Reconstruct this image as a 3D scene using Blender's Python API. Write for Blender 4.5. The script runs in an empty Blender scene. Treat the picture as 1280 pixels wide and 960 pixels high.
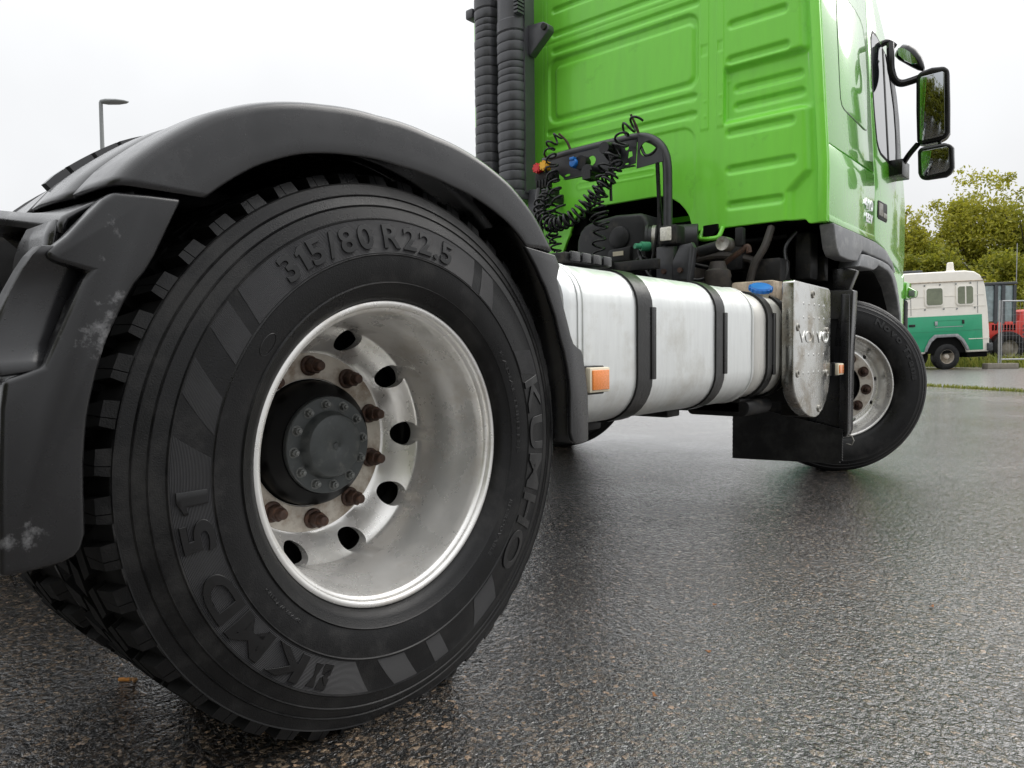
import bpy, bmesh, math, random
import numpy as np
from mathutils import Vector, Matrix
R = math.radians
rnd = random.Random(7)
sc = bpy.context.scene
col = sc.collection

# ------------------------------------------------------------------ camera
cam_d = bpy.data.cameras.new('camera')
cam = bpy.data.objects.new('camera', cam_d); col.objects.link(cam)
cam_d.sensor_width = 36.0
cam_d.lens = 36.0 * 897.633 / 1280.0
cam_d.clip_start = 0.05; cam_d.clip_end = 2000
yaw, pitch, roll = 0.703601, -0.0484180, -0.0098570
_f = Vector((-math.sin(yaw)*math.cos(pitch), math.cos(yaw)*math.cos(pitch), math.sin(pitch)))
_r = Vector((math.cos(yaw), math.sin(yaw), 0)); _u = _r.cross(_f)
_r2 = math.cos(roll)*_r + math.sin(roll)*_u; _u2 = -math.sin(roll)*_r + math.cos(roll)*_u
m = Matrix.Identity(4)
for i in range(3):
    m[i][0], m[i][1], m[i][2] = _r2[i], _u2[i], -_f[i]
m[0][3], m[1][3], m[2][3] = 2.314497, -0.926351, 0.718366
cam.matrix_world = m
sc.camera = cam

# ------------------------------------------------------------------ world (overcast)
SUN_EL, SUN_ROT = R(46), R(22)
w = bpy.data.worlds.new('World'); sc.world = w; w.use_nodes = True
nt = w.node_tree; nt.nodes.clear()
out = nt.nodes.new('ShaderNodeOutputWorld')
bg = nt.nodes.new('ShaderNodeBackground'); bg.inputs['Strength'].default_value = 0.1
sky = nt.nodes.new('ShaderNodeTexSky'); sky.sky_type = 'NISHITA'; sky.sun_disc = False
sky.sun_elevation = SUN_EL; sky.sun_rotation = SUN_ROT
sky.air_density = 1.0; sky.dust_density = 4.0
# cloud layer: overcast luminance grows smoothly from the horizon to the zenith
tc = nt.nodes.new('ShaderNodeTexCoord'); sep = nt.nodes.new('ShaderNodeSeparateXYZ')
nt.links.new(tc.outputs['Generated'], sep.inputs[0])
mr = nt.nodes.new('ShaderNodeMapRange'); mr.inputs['From Min'].default_value = 0.0; mr.inputs['From Max'].default_value = 1.0
mr.inputs['To Min'].default_value = 9.2; mr.inputs['To Max'].default_value = 26.0
pw = nt.nodes.new('ShaderNodeMath'); pw.operation = 'POWER'; pw.inputs[1].default_value = 2.0; pw.use_clamp = True
ab_ = nt.nodes.new('ShaderNodeMath'); ab_.operation = 'MAXIMUM'; ab_.inputs[1].default_value = 0.0
nt.links.new(sep.outputs['Z'], ab_.inputs[0]); nt.links.new(ab_.outputs[0], pw.inputs[0]); nt.links.new(pw.outputs[0], mr.inputs['Value'])
ns = nt.nodes.new('ShaderNodeTexNoise'); ns.inputs['Scale'].default_value = 2.2; ns.inputs['Detail'].default_value = 4
nt.links.new(tc.outputs['Generated'], ns.inputs['Vector'])
mr2 = nt.nodes.new('ShaderNodeMapRange'); mr2.inputs['From Min'].default_value = .3; mr2.inputs['From Max'].default_value = .7
mr2.inputs['To Min'].default_value = .87; mr2.inputs['To Max'].default_value = 1.05
nt.links.new(ns.outputs['Fac'], mr2.inputs['Value'])
mu = nt.nodes.new('ShaderNodeMath'); mu.operation = 'MULTIPLY'
nt.links.new(mr.outputs[0], mu.inputs[0]); nt.links.new(mr2.outputs[0], mu.inputs[1])
cb = nt.nodes.new('ShaderNodeCombineColor')
for k, s in enumerate((.985, .995, 1.01)):
    mm = nt.nodes.new('ShaderNodeMath'); mm.operation = 'MULTIPLY'; mm.inputs[1].default_value = s
    nt.links.new(mu.outputs[0], mm.inputs[0]); nt.links.new(mm.outputs[0], cb.inputs[k])
mx = nt.nodes.new('ShaderNodeMixRGB'); mx.inputs[0].default_value = 0.94
nt.links.new(sky.outputs[0], mx.inputs[1]); nt.links.new(cb.outputs[0], mx.inputs[2])
nt.links.new(mx.outputs[0], bg.inputs['Color']); nt.links.new(bg.outputs[0], out.inputs[0])

# ------------------------------------------------------------------ sun behind thick cloud
sd = bpy.data.lights.new('sun', 'SUN'); sd.energy = 1.5; sd.angle = R(44); sd.color = (1, .97, .93)
so = bpy.data.objects.new('sun', sd); col.objects.link(so)
sdir = Vector((math.sin(SUN_ROT)*math.cos(SUN_EL), math.cos(SUN_ROT)*math.cos(SUN_EL), math.sin(SUN_EL)))
so.rotation_euler = sdir.to_track_quat('Z', 'Y').to_euler()
so.location = (4, 12, 12)
sc.view_settings.view_transform = 'Standard'; sc.view_settings.look = 'None'
sc.view_settings.exposure = 0.0; sc.view_settings.gamma = 1.0; sc.view_settings.use_curve_mapping = False
sc.cycles.max_bounces = 8; sc.cycles.use_denoising = True
try:
    sc.cycles.denoising_input_passes = 'RGB_ALBEDO_NORMAL'; sc.cycles.denoiser = 'OPENIMAGEDENOISE'
except Exception: pass

# ------------------------------------------------------------------ materials
def N(nt, t, **kw):
    n = nt.nodes.new(t)
    for k, v in kw.items(): setattr(n, k, v)
    return n
def ramp(nt, stops):
    r = N(nt, 'ShaderNodeValToRGB'); e = r.color_ramp.elements
    while len(e) < len(stops): e.new(0.5)
    for i, (p, c) in enumerate(stops):
        e[i].position = p; e[i].color = (c[0], c[1], c[2], 1) if not isinstance(c, (int, float)) else (c, c, c, 1)
    return r
def mat(name, base, rough=.5, metal=0, coat=0, coat_rough=.05, spec=.5, ior=1.5, var=.12, vscale=12, bump=0, bscale=200,
        dirt=None, dirt_scale=6, dirt_lo=.5, dirt_hi=.7, rvar=.08, drops=0, emit=None, trans=0, stretch=None):
    """procedural principled surface: colour variation, roughness variation, grain, optional dirt/wear patches, optional rain drops"""
    m = bpy.data.materials.new(name); m.use_nodes = True; nt = m.node_tree; L = nt.links.new
    p = nt.nodes['Principled BSDF']
    p.inputs['Metallic'].default_value = metal; p.inputs['IOR'].default_value = ior
    p.inputs['Coat Weight'].default_value = coat; p.inputs['Coat Roughness'].default_value = coat_rough
    p.inputs['Specular IOR Level'].default_value = spec
    if trans: p.inputs['Transmission Weight'].default_value = trans
    tc = N(nt, 'ShaderNodeTexCoord'); vec = tc.outputs['Object']
    if stretch:
        mp = N(nt, 'ShaderNodeMapping'); mp.inputs['Scale'].default_value = stretch; L(vec, mp.inputs[0]); vs = mp.outputs[0]
    else: vs = vec
    n1 = N(nt, 'ShaderNodeTexNoise'); n1.inputs['Scale'].default_value = vscale; n1.inputs['Detail'].default_value = 6; n1.inputs['Roughness'].default_value = .62
    L(vs, n1.inputs['Vector'])
    lo = [c*(1-var) for c in base]; hi = [min(1, c*(1+var)) for c in base]
    r1 = ramp(nt, [(.3, lo), (.7, hi)]); L(n1.outputs['Fac'], r1.inputs[0]); c_out = r1.outputs[0]
    rr = N(nt, 'ShaderNodeMapRange'); rr.inputs['From Min'].default_value = .3; rr.inputs['From Max'].default_value = .7
    rr.inputs['To Min'].default_value = max(.02, rough-rvar); rr.inputs['To Max'].default_value = min(1, rough+rvar)
    L(n1.outputs['Fac'], rr.inputs['Value']); r_out = rr.outputs[0]
    if dirt:
        n2 = N(nt, 'ShaderNodeTexNoise'); n2.inputs['Scale'].default_value = dirt_scale; n2.inputs['Detail'].default_value = 9; n2.inputs['Roughness'].default_value = .7
        L(vec, n2.inputs['Vector'])
        mr = N(nt, 'ShaderNodeMapRange'); mr.inputs['From Min'].default_value = dirt_lo; mr.inputs['From Max'].default_value = dirt_hi; L(n2.outputs['Fac'], mr.inputs['Value'])
        mx = N(nt, 'ShaderNodeMixRGB'); L(mr.outputs[0], mx.inputs[0]); L(c_out, mx.inputs[1]); mx.inputs[2].default_value = (*dirt, 1); c_out = mx.outputs[0]
        mr3 = N(nt, 'ShaderNodeMath', operation='MULTIPLY_ADD'); mr3.inputs[1].default_value = .25; L(mr.outputs[0], mr3.inputs[0]); L(r_out, mr3.inputs[2]); r_out = mr3.outputs[0]
    L(c_out, p.inputs['Base Color']); L(r_out, p.inputs['Roughness'])
    nrm = None
    if bump:
        n3 = N(nt, 'ShaderNodeTexNoise'); n3.inputs['Scale'].default_value = bscale; n3.inputs['Detail'].default_value = 4; L(vs, n3.inputs['Vector'])
        b = N(nt, 'ShaderNodeBump'); b.inputs['Strength'].default_value = bump; b.inputs['Distance'].default_value = .002
        L(n3.outputs['Fac'], b.inputs['Height']); nrm = b.outputs[0]
    if drops:
        v = N(nt, 'ShaderNodeTexVoronoi'); v.inputs['Scale'].default_value = drops; L(vec, v.inputs['Vector'])
        s1 = N(nt, 'ShaderNodeSeparateColor'); L(v.outputs['Color'], s1.inputs[0])
        rad = N(nt, 'ShaderNodeMapRange'); rad.inputs['From Min'].default_value = .70; rad.inputs['From Max'].default_value = 1.0
        rad.inputs['To Min'].default_value = 0.0; rad.inputs['To Max'].default_value = .17; L(s1.outputs[0], rad.inputs['Value'])
        sb = N(nt, 'ShaderNodeMath', operation='SUBTRACT'); L(rad.outputs[0], sb.inputs[0]); L(v.outputs['Distance'], sb.inputs[1])
        mxx = N(nt, 'ShaderNodeMath', operation='MAXIMUM'); mxx.inputs[1].default_value = 0; L(sb.outputs[0], mxx.inputs[0])
        sq = N(nt, 'ShaderNodeMath', operation='POWER'); sq.inputs[1].default_value = .5; L(mxx.outputs[0], sq.inputs[0])
        b2 = N(nt, 'ShaderNodeBump'); b2.inputs['Strength'].default_value = .55; b2.inputs['Distance'].default_value = .004
        L(sq.outputs[0], b2.inputs['Height'])
        if nrm: L(nrm, b2.inputs['Normal'])
        nrm = b2.outputs[0]
    if nrm:
        L(nrm, p.inputs['Normal'])
        if coat and drops: L(nrm, p.inputs['Coat Normal'])
    if emit:
        p.inputs['Emission Color'].default_value = (*emit, 1); p.inputs['Emission Strength'].default_value = 1
    return m
M = {}
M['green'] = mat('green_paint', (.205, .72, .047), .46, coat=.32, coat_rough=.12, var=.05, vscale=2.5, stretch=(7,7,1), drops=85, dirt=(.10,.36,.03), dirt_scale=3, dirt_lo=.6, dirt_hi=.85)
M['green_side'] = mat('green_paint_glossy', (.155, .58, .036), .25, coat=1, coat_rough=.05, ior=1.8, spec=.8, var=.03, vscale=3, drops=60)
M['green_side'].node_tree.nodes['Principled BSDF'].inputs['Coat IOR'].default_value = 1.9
M['plastic'] = mat('black_plastic', (.015, .015, .0165), .28, spec=.35, coat=.5, coat_rough=.09, var=.25, vscale=9, bump=.12, bscale=900, drops=130, rvar=.10, dirt=(.045,.045,.047), dirt_scale=5, dirt_lo=.55, dirt_hi=.8)
M['plastic_worn'] = mat('scuffed_black_plastic', (.010, .010, .011), .28, spec=.3, coat=.4, coat_rough=.10, var=.25, vscale=9, bump=.15, bscale=700, dirt=(.17,.17,.175), dirt_scale=9, dirt_lo=.565, dirt_hi=.66, rvar=.1)
M['plastic_grey'] = mat('grey_plastic', (.23, .235, .245), .5, var=.15, vscale=14, bump=.2, bscale=500, dirt=(.42,.42,.42), dirt_scale=14, dirt_lo=.5, dirt_hi=.75)
M['duct'] = mat('grey_duct_plastic', (.066, .067, .074), .36, var=.15, vscale=10, bump=.1, bscale=600)
M['rubber'] = mat('tyre_rubber', (.0065, .0065, .0070), .34, spec=.26, var=.35, vscale=6, bump=.35, bscale=420, dirt=(.034,.033,.032), dirt_scale=6, dirt_lo=.50, dirt_hi=.72, rvar=.13, drops=150)
M['tread'] = mat('shaded_tread_rubber', (.0045, .0045, .0045), .75, spec=.12, var=.4, vscale=20)  # shade under the mudguard put into the colour: darker than the tyre rubber
M['gloss_black'] = mat('gloss_black_plastic', (.008, .008, .009), .25, spec=.4, var=.2)
M['letter'] = mat('tyre_lettering_rubber', (.0065, .0065, .007), .30, spec=.45, var=.2)
M['rim'] = mat('painted_steel_rim', (.80, .79, .765), .29, metal=.60, var=.06, vscale=10, bump=.05, bscale=300, dirt=(.50,.445,.37), dirt_scale=7, dirt_lo=.52, dirt_hi=.80, rvar=.1)
M['disc'] = mat('dusty_wheel_disc', (.50, .46, .40), .45, metal=.4, var=.16, vscale=22, dirt=(.20,.13,.08), dirt_scale=13, dirt_lo=.46, dirt_hi=.70)
M['rust'] = mat('rusty_steel', (.060, .032, .022), .62, metal=.2, var=.5, vscale=90, bump=.5, bscale=260, dirt=(.15,.07,.035), dirt_scale=60, dirt_lo=.55, dirt_hi=.75)
M['hubblack'] = mat('hub_black', (.003, .003, .003), .4, spec=.12, var=.3, vscale=30, drops=0)
M['hubcap'] = mat('hub_cap_paint', (.045, .050, .050), .45, metal=.2, var=.2, vscale=50, dirt=(.13,.13,.12), dirt_scale=40, dirt_lo=.55, dirt_hi=.8)
M['alu'] = mat('dull_tank_aluminium', (.78, .80, .79), .36, metal=.6, var=.06, vscale=5, bump=.05, bscale=120, stretch=(1, 9, 1), dirt=(.52,.50,.44), dirt_scale=3.5, dirt_lo=.50, dirt_hi=.80)
M['alu2'] = mat('grey_tank_aluminium', (.62, .61, .57), .42, metal=.5, var=.1, vscale=8, stretch=(1, 6, 1), dirt=(.36,.32,.25), dirt_scale=8, dirt_lo=.55, dirt_hi=.8)
M['plate'] = mat('polished_plate', (.58, .585, .565), .20, metal=1, var=.06, vscale=20, bump=.05, bscale=30, dirt=(.30,.25,.18), dirt_scale=9, dirt_lo=.47, dirt_hi=.70)
M['strap'] = mat('strap_rubber', (.010, .010, .010), .33, spec=.4, var=.2, vscale=20, bump=.35, bscale=80)
M['flap'] = mat('dusty_flap_rubber', (.012, .012, .0125), .45, spec=.35, var=.4, vscale=9, bump=.3, bscale=60, dirt=(.055,.054,.052), dirt_scale=5, dirt_lo=.46, dirt_hi=.75)
M['chassis'] = mat('chassis_black', (.011, .011, .0115), .55, spec=.3, var=.4, vscale=18, dirt=(.06,.052,.042), dirt_scale=14, dirt_lo=.52, dirt_hi=.75)
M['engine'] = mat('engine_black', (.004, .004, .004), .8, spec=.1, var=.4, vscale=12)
M['airbox'] = mat('airbox_plastic', (.024, .025, .026), .45, spec=.4, var=.2, vscale=14, dirt=(.11,.10,.085), dirt_scale=9, dirt_lo=.56, dirt_hi=.8)
M['gantry'] = mat('gantry_paint', (.030, .031, .034), .36, var=.3, vscale=25, bump=.1, bscale=300)
M['coil'] = mat('coil_hose', (.010, .010, .011), .3, spec=.4, var=.2, vscale=30)
M['boltgrey'] = mat('grey_bolt', (.13, .135, .13), .45, metal=.4, var=.3, vscale=200)
M['metal'] = mat('worn_steel', (.34, .33, .30), .4, metal=.8, var=.2, vscale=50, dirt=(.14,.10,.07), dirt_scale=40, dirt_lo=.5, dirt_hi=.75)
M['grimy'] = mat('grimy_steel', (.030, .025, .021), .6, metal=.2, var=.4, vscale=40, dirt=(.07,.055,.042), dirt_scale=25, dirt_lo=.5, dirt_hi=.75)
M['lens'] = mat('clear_lens', (.62, .60, .52), .2, var=.2, vscale=90, bump=.5, bscale=160, coat=1)
M['red'] = mat('red_plastic', (.62, .02, .025), .35, var=.1)
M['yellow'] = mat('yellow_plastic', (.80, .42, .015), .35, var=.1)
M['blue'] = mat('blue_plastic', (.012, .15, .50), .35, var=.15)
M['teal'] = mat('teal_plastic', (.05, .30, .16), .45, var=.2)
M['orange'] = mat('orange_lens', (.90, .24, .012), .25, var=.08, vscale=200, bump=.4, bscale=500, coat=1)
M['cream'] = mat('cream_plastic', (.75, .68, .52), .45, var=.06)
M['tan'] = mat('dirty_plastic_box', (.44, .36, .27), .6, var=.25, vscale=20, dirt=(.16,.12,.08), dirt_scale=15, dirt_lo=.45, dirt_hi=.7)
M['glass'] = mat('dark_window_glass', (.012, .016, .018), .03, var=0, rvar=0, ior=1.52, spec=1.0, coat=1, coat_rough=.02)
M['mirrorglass'] = mat('mirror_glass', (.34, .36, .37), .015, metal=1, var=0, rvar=0)
M['white_wall'] = mat('van_cream', (.78, .745, .67), .4, var=.05, vscale=4, coat=.3)
M['vangreen'] = mat('van_green', (.004, .29, .135), .38, var=.05, vscale=4, coat=.4, dirt=(.02,.24,.14), dirt_scale=5, dirt_lo=.55, dirt_hi=.8)
M['vanglass'] = mat('van_glass', (.13, .15, .085), .08, var=.3, vscale=3, coat=1)
M['loader'] = mat('loader_red', (.55, .045, .03), .45, var=.15, vscale=5)
M['loaderdark'] = mat('loader_dark', (.05, .055, .06), .5, var=.3)
M['loaderglass'] = mat('loader_glass', (.20, .26, .27), .06, var=.4, vscale=3, coat=1)
M['galv'] = mat('galvanised_steel', (.38, .39, .40), .45, metal=.6, var=.15)
M['concrete'] = mat('concrete_block', (.22, .20, .165), .9, var=.2, vscale=14, bump=.5, bscale=60)
M['bark'] = mat('bark', (.06, .048, .034), .9, var=.3, vscale=8, bump=.6, bscale=30)
M['lampgrey'] = mat('lamp_paint', (.24, .25, .25), .5, var=.05)
M['butt'] = mat('filter_paper', (.62, .26, .06), .8, var=.2, vscale=300)
M['buttwhite'] = mat('burnt_paper', (.40, .22, .10), .9, var=.5, vscale=300)
M['chrome'] = mat('badge_chrome', (.80, .82, .82), .18, metal=1, var=.03)

def knurl_mat():
    m = mat('tyre_knurled_rubber', (.050, .050, .054), .42, var=.2, vscale=9); nt = m.node_tree; L = nt.links.new
    p = nt.nodes['Principled BSDF']; tc = N(nt, 'ShaderNodeTexCoord')
    wv = N(nt, 'ShaderNodeTexWave', wave_type='RINGS', rings_direction='X'); wv.inputs['Scale'].default_value = 150; wv.inputs['Distortion'].default_value = 0
    L(tc.outputs['Object'], wv.inputs['Vector'])
    b = N(nt, 'ShaderNodeBump'); b.inputs['Strength'].default_value = 1.0; b.inputs['Distance'].default_value = .003
    L(wv.outputs['Fac'], b.inputs['Height']); L(b.outputs[0], p.inputs['Normal']); return m
M['knurl'] = knurl_mat()
for k_ in ('plastic', 'plastic_worn'): M[k_].node_tree.nodes['Principled BSDF'].inputs['Coat IOR'].default_value = 1.5

def leaf_mat(name, cols):
    m = bpy.data.materials.new(name); m.use_nodes = True; nt = m.node_tree; L = nt.links.new
    p = nt.nodes['Principled BSDF']; g = N(nt, 'ShaderNodeNewGeometry')
    r = ramp(nt, [(i/(len(cols)-1), c) for i, c in enumerate(cols)]); L(g.outputs['Random Per Island'], r.inputs[0])
    L(r.outputs[0], p.inputs['Base Color']); p.inputs['Roughness'].default_value = .55
    t = N(nt, 'ShaderNodeBsdfTranslucent'); L(r.outputs[0], t.inputs[0])
    mx = N(nt, 'ShaderNodeMixShader'); mx.inputs[0].default_value = .5
    L(p.outputs[0], mx.inputs[1]); L(t.outputs[0], mx.inputs[2]); L(mx.outputs[0], nt.nodes['Material Output'].inputs[0]); return m
M['leaf'] = leaf_mat('leaves', [(.20, .215, .02), (.35, .345, .03), (.48, .45, .055), (.27, .285, .026)])
M['leaf2'] = leaf_mat('leaves_green', [(.15, .18, .02), (.28, .295, .028), (.40, .385, .042), (.20, .22, .022)])
M['grass'] = leaf_mat('grass_blades', [(.10, .15, .02), (.22, .25, .04), (.30, .29, .07), (.15, .2, .03)])
M['fallen'] = leaf_mat('fallen_leaves', [(.40, .16, .05), (.48, .24, .10), (.36, .12, .05)])

def asphalt_mat():
    m = bpy.data.materials.new('wet_asphalt'); m.use_nodes = True; nt = m.node_tree; L = nt.links.new
    p = nt.nodes['Principled BSDF']; tc = N(nt, 'ShaderNodeTexCoord'); vec = tc.outputs['Object']
    # slight warp so that stones are irregular
    nw = N(nt, 'ShaderNodeTexNoise'); nw.inputs['Scale'].default_value = 90; nw.inputs['Detail'].default_value = 2; L(vec, nw.inputs['Vector'])
    wa = N(nt, 'ShaderNodeMixRGB', blend_type='LINEAR_LIGHT'); wa.inputs[0].default_value = .011; L(vec, wa.inputs[1]); L(nw.outputs['Color'], wa.inputs[2])
    v = N(nt, 'ShaderNodeTexVoronoi'); v.inputs['Scale'].default_value = 84; v.inputs['Randomness'].default_value = 1; L(wa.outputs[0], v.inputs['Vector'])
    v2 = N(nt, 'ShaderNodeTexVoronoi'); v2.inputs['Scale'].default_value = 270; L(wa.outputs[0], v2.inputs['Vector'])
    s = N(nt, 'ShaderNodeSeparateColor'); L(v.outputs['Color'], s.inputs[0])
    stone = ramp(nt, [(0, (.014, .0105, .008)), (.30, (.036, .0275, .0205)), (.55, (.076, .059, .043)), (.76, (.130, .101, .074)), (.90, (.20, .152, .110)), (.965, (.28, .215, .155)), (1, (.40, .28, .19))]); L(s.outputs[0], stone.inputs[0])
    # binder between the stones, darkened so crevice shade sits in the colour
    edge = N(nt, 'ShaderNodeMapRange'); edge.inputs['From Min'].default_value = .42; edge.inputs['From Max'].default_value = .62; L(v.outputs['Distance'], edge.inputs['Value'])
    mxb = N(nt, 'ShaderNodeMixRGB'); mxb.inputs[2].default_value = (.010, .010, .010, 1); L(edge.outputs[0], mxb.inputs[0]); L(stone.outputs[0], mxb.inputs[1])
    nl = N(nt, 'ShaderNodeTexNoise'); nl.inputs['Scale'].default_value = .55; nl.inputs['Detail'].default_value = 6; L(vec, nl.inputs['Vector'])
    tint = ramp(nt, [(.32, (.62, .61, .60)), (.5, (.95, .93, .90)), (.68, (1.30, 1.26, 1.20))]); L(nl.outputs['Fac'], tint.inputs[0])
    mt = N(nt, 'ShaderNodeMixRGB', blend_type='MULTIPLY'); mt.inputs[0].default_value = 1; L(mxb.outputs[0], mt.inputs[1]); L(tint.outputs[0], mt.inputs[2])
    L(mt.outputs[0], p.inputs['Base Color'])
    # relief: domed stones + fines + height differences between stones
    inv = N(nt, 'ShaderNodeMath', operation='MULTIPLY'); inv.inputs[1].default_value = -1.0; L(v.outputs['Distance'], inv.inputs[0])
    add = N(nt, 'ShaderNodeMath', operation='MULTIPLY_ADD'); add.inputs[1].default_value = .55; L(s.outputs[1], add.inputs[0]); L(inv.outputs[0], add.inputs[2])
    add2 = N(nt, 'ShaderNodeMath', operation='MULTIPLY_ADD'); add2.inputs[1].default_value = -.30; L(v2.outputs['Distance'], add2.inputs[0]); L(add.outputs[0], add2.inputs[2])
    # each stone lies at its own small tilt, so that wet facets glint one by one
    lo_ = N(nt, 'ShaderNodeVectorMath', operation='SUBTRACT'); L(wa.outputs[0], lo_.inputs[0]); L(v.outputs['Position'], lo_.inputs[1])
    rc_ = N(nt, 'ShaderNodeVectorMath', operation='SUBTRACT'); L(v.outputs['Color'], rc_.inputs[0]); rc_.inputs[1].default_value = (.5, .5, .5)
    dt_ = N(nt, 'ShaderNodeVectorMath', operation='DOT_PRODUCT'); L(lo_.outputs[0], dt_.inputs[0]); L(rc_.outputs[0], dt_.inputs[1])
    tl_ = N(nt, 'ShaderNodeMath', operation='MULTIPLY_ADD'); tl_.inputs[1].default_value = 120.0; L(dt_.outputs['Value'], tl_.inputs[0]); L(add2.outputs[0], tl_.inputs[2])
    b = N(nt, 'ShaderNodeBump'); b.inputs['Strength'].default_value = 1.0; b.inputs['Distance'].default_value = .0075; L(add2.outputs[0], b.inputs['Height'])
    L(b.outputs[0], p.inputs['Normal'])
    rr = N(nt, 'ShaderNodeMapRange'); rr.inputs['From Min'].default_value = .35; rr.inputs['From Max'].default_value = .65
    rr.inputs['To Min'].default_value = .10; rr.inputs['To Max'].default_value = .34; L(nl.outputs['Fac'], rr.inputs['Value']); L(rr.outputs[0], p.inputs['Roughness'])
    p.inputs['IOR'].default_value = 1.5; p.inputs['Specular IOR Level'].default_value = .2
    # water film
    p.inputs['Coat Weight'].default_value = 1.0; cr_ = N(nt, 'ShaderNodeMapRange'); cr_.inputs['From Min'].default_value = .35; cr_.inputs['From Max'].default_value = .65; cr_.inputs['To Min'].default_value = .06; cr_.inputs['To Max'].default_value = .20; L(nl.outputs['Fac'], cr_.inputs['Value']); L(cr_.outputs[0], p.inputs['Coat Roughness']); p.inputs['Coat IOR'].default_value = 1.92
    b2 = N(nt, 'ShaderNodeBump'); b2.inputs['Strength'].default_value = .70; b2.inputs['Distance'].default_value = .0030; L(tl_.outputs[0], b2.inputs['Height'])
    L(b2.outputs[0], p.inputs['Coat Normal'])
    return m
M['asphalt'] = asphalt_mat()
M['pave'] = mat('pale_wet_pavement', (.20, .195, .185), .3, var=.25, vscale=25, bump=.6, bscale=160, coat=.4, coat_rough=.2)

# ------------------------------------------------------------------ mesh builder
class MB:
    def __init__(s): s.v = []; s.f = []
    def add(s, vs, fs):
        o = len(s.v); s.v += [tuple(v) for v in vs]; s.f += [tuple(i+o for i in f) for f in fs]; return s
    def box(s, lo, hi, rot=None, piv=None):
        x0, y0, z0 = lo; x1, y1, z1 = hi
        vs = [Vector(p) for p in ((x0,y0,z0),(x1,y0,z0),(x1,y1,z0),(x0,y1,z0),(x0,y0,z1),(x1,y0,z1),(x1,y1,z1),(x0,y1,z1))]
        if rot is not None:
            c = Vector(piv) if piv else (Vector(lo)+Vector(hi))/2
            vs = [rot @ (v-c) + c for v in vs]
        return s.add(vs, [(0,3,2,1),(4,5,6,7),(0,1,5,4),(1,2,6,5),(2,3,7,6),(3,0,4,7)])
    def tube(s, pts, r, n=10, closed=False):
        P = [Vector(p) for p in pts]; k = len(P); rs = r if isinstance(r, (list, tuple)) else [r]*k
        t = []
        for i in range(k):
            a = P[(i-1) % k] if (closed or i) else P[i]; b = P[(i+1) % k] if (closed or i < k-1) else P[i]
            d = (b-a); t.append(d.normalized() if d.length > 1e-9 else Vector((0,0,1)))
        u = t[0].orthogonal().normalized(); vs = []
        for i in range(k):
            u = (u - t[i]*u.dot(t[i])); u = u.normalized() if u.length > 1e-6 else t[i].orthogonal().normalized(); v = t[i].cross(u)
            for j in range(n):
                a = 2*math.pi*j/n; vs.append(P[i] + rs[i]*(math.cos(a)*u + math.sin(a)*v))
        fs = []
        for i in range(k if closed else k-1):
            for j in range(n):
                a, b = i*n+j, i*n+(j+1) % n; c, d = ((i+1) % k)*n+(j+1) % n, ((i+1) % k)*n+j
                fs.append((a, b, c, d))
        if not closed: fs += [tuple(range(n-1, -1, -1)), tuple((k-1)*n+j for j in range(n))]
        return s.add(vs, fs)
    def lathe(s, prof, n=64, c=(0,0,0), axis='x', closed=False):
        k = len(prof); vs = []; fs = []
        for (x, r) in prof:
            for j in range(n):
                a = 2*math.pi*j/n
                p = (x, r*math.cos(a), r*math.sin(a)) if axis == 'x' else ((r*math.cos(a), r*math.sin(a), x) if axis == 'z' else (r*math.cos(a), x, r*math.sin(a)))
                vs.append((p[0]+c[0], p[1]+c[1], p[2]+c[2]))
        for i in range(k if closed else k-1):
            for j in range(n):
                i2 = (i+1) % k; fs.append((i*n+j, i*n+(j+1) % n, i2*n+(j+1) % n, i2*n+j))
        if not closed:
            if prof[0][1] > 1e-6: fs.append(tuple(range(n-1, -1, -1)))
            if prof[-1][1] > 1e-6: fs.append(tuple((k-1)*n+j for j in range(n)))
        return s.add(vs, fs)
    def prism(s, poly, a, b, plane='yz'):
        n = len(poly)
        def P(p, h): return (h, p[0], p[1]) if plane == 'yz' else ((p[0], h, p[1]) if plane == 'xz' else (p[0], p[1], h))
        vs = [P(p, a) for p in poly] + [P(p, b) for p in poly]
        fs = [tuple(range(n-1, -1, -1)), tuple(range(n, 2*n))] + [(i, (i+1) % n, n+(i+1) % n, n+i) for i in range(n)]
        return s.add(vs, fs)
    def grid(s, rows):
        n = len(rows[0]); vs = [p for r in rows for p in r]
        return s.add(vs, [(i*n+j, i*n+j+1, (i+1)*n+j+1, (i+1)*n+j) for i in range(len(rows)-1) for j in range(n-1)])
    def mesh(s, name, bevel=0, seg=2, ang=35, flat=False, bev_ang=30, xf=None):
        me = bpy.data.meshes.new(name); bm = bmesh.new(); vv = [bm.verts.new(v) for v in s.v]
        for f in s.f:
            try: bm.faces.new([vv[i] for i in f])
            except ValueError: pass
        bmesh.ops.remove_doubles(bm, verts=bm.verts, dist=1e-6)
        bmesh.ops.recalc_face_normals(bm, faces=bm.faces)
        if bevel:
            es = [e for e in bm.edges if len(e.link_faces) == 2 and e.calc_face_angle(0) > R(bev_ang)]
            bmesh.ops.bevel(bm, geom=es, offset=bevel, segments=seg, profile=.5, affect='EDGES', clamp_overlap=True)
        if xf is not None: bm.transform(xf)
        bm.to_mesh(me); bm.free()
        if not flat:
            me.shade_smooth(); me.set_sharp_from_angle(angle=R(ang))
        return me
    def obj(s, name, mtl, parent=None, loc=None, **kw):
        return link(name, s.mesh(name, **kw), mtl, parent, loc)
def link(name, me, mtl, parent=None, loc=None):
    o = bpy.data.objects.new(name, me); col.objects.link(o)
    if mtl and not me.materials: me.materials.append(M[mtl] if isinstance(mtl, str) else mtl)
    if parent: o.parent = parent
    if loc: o.location = loc
    return o
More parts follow.
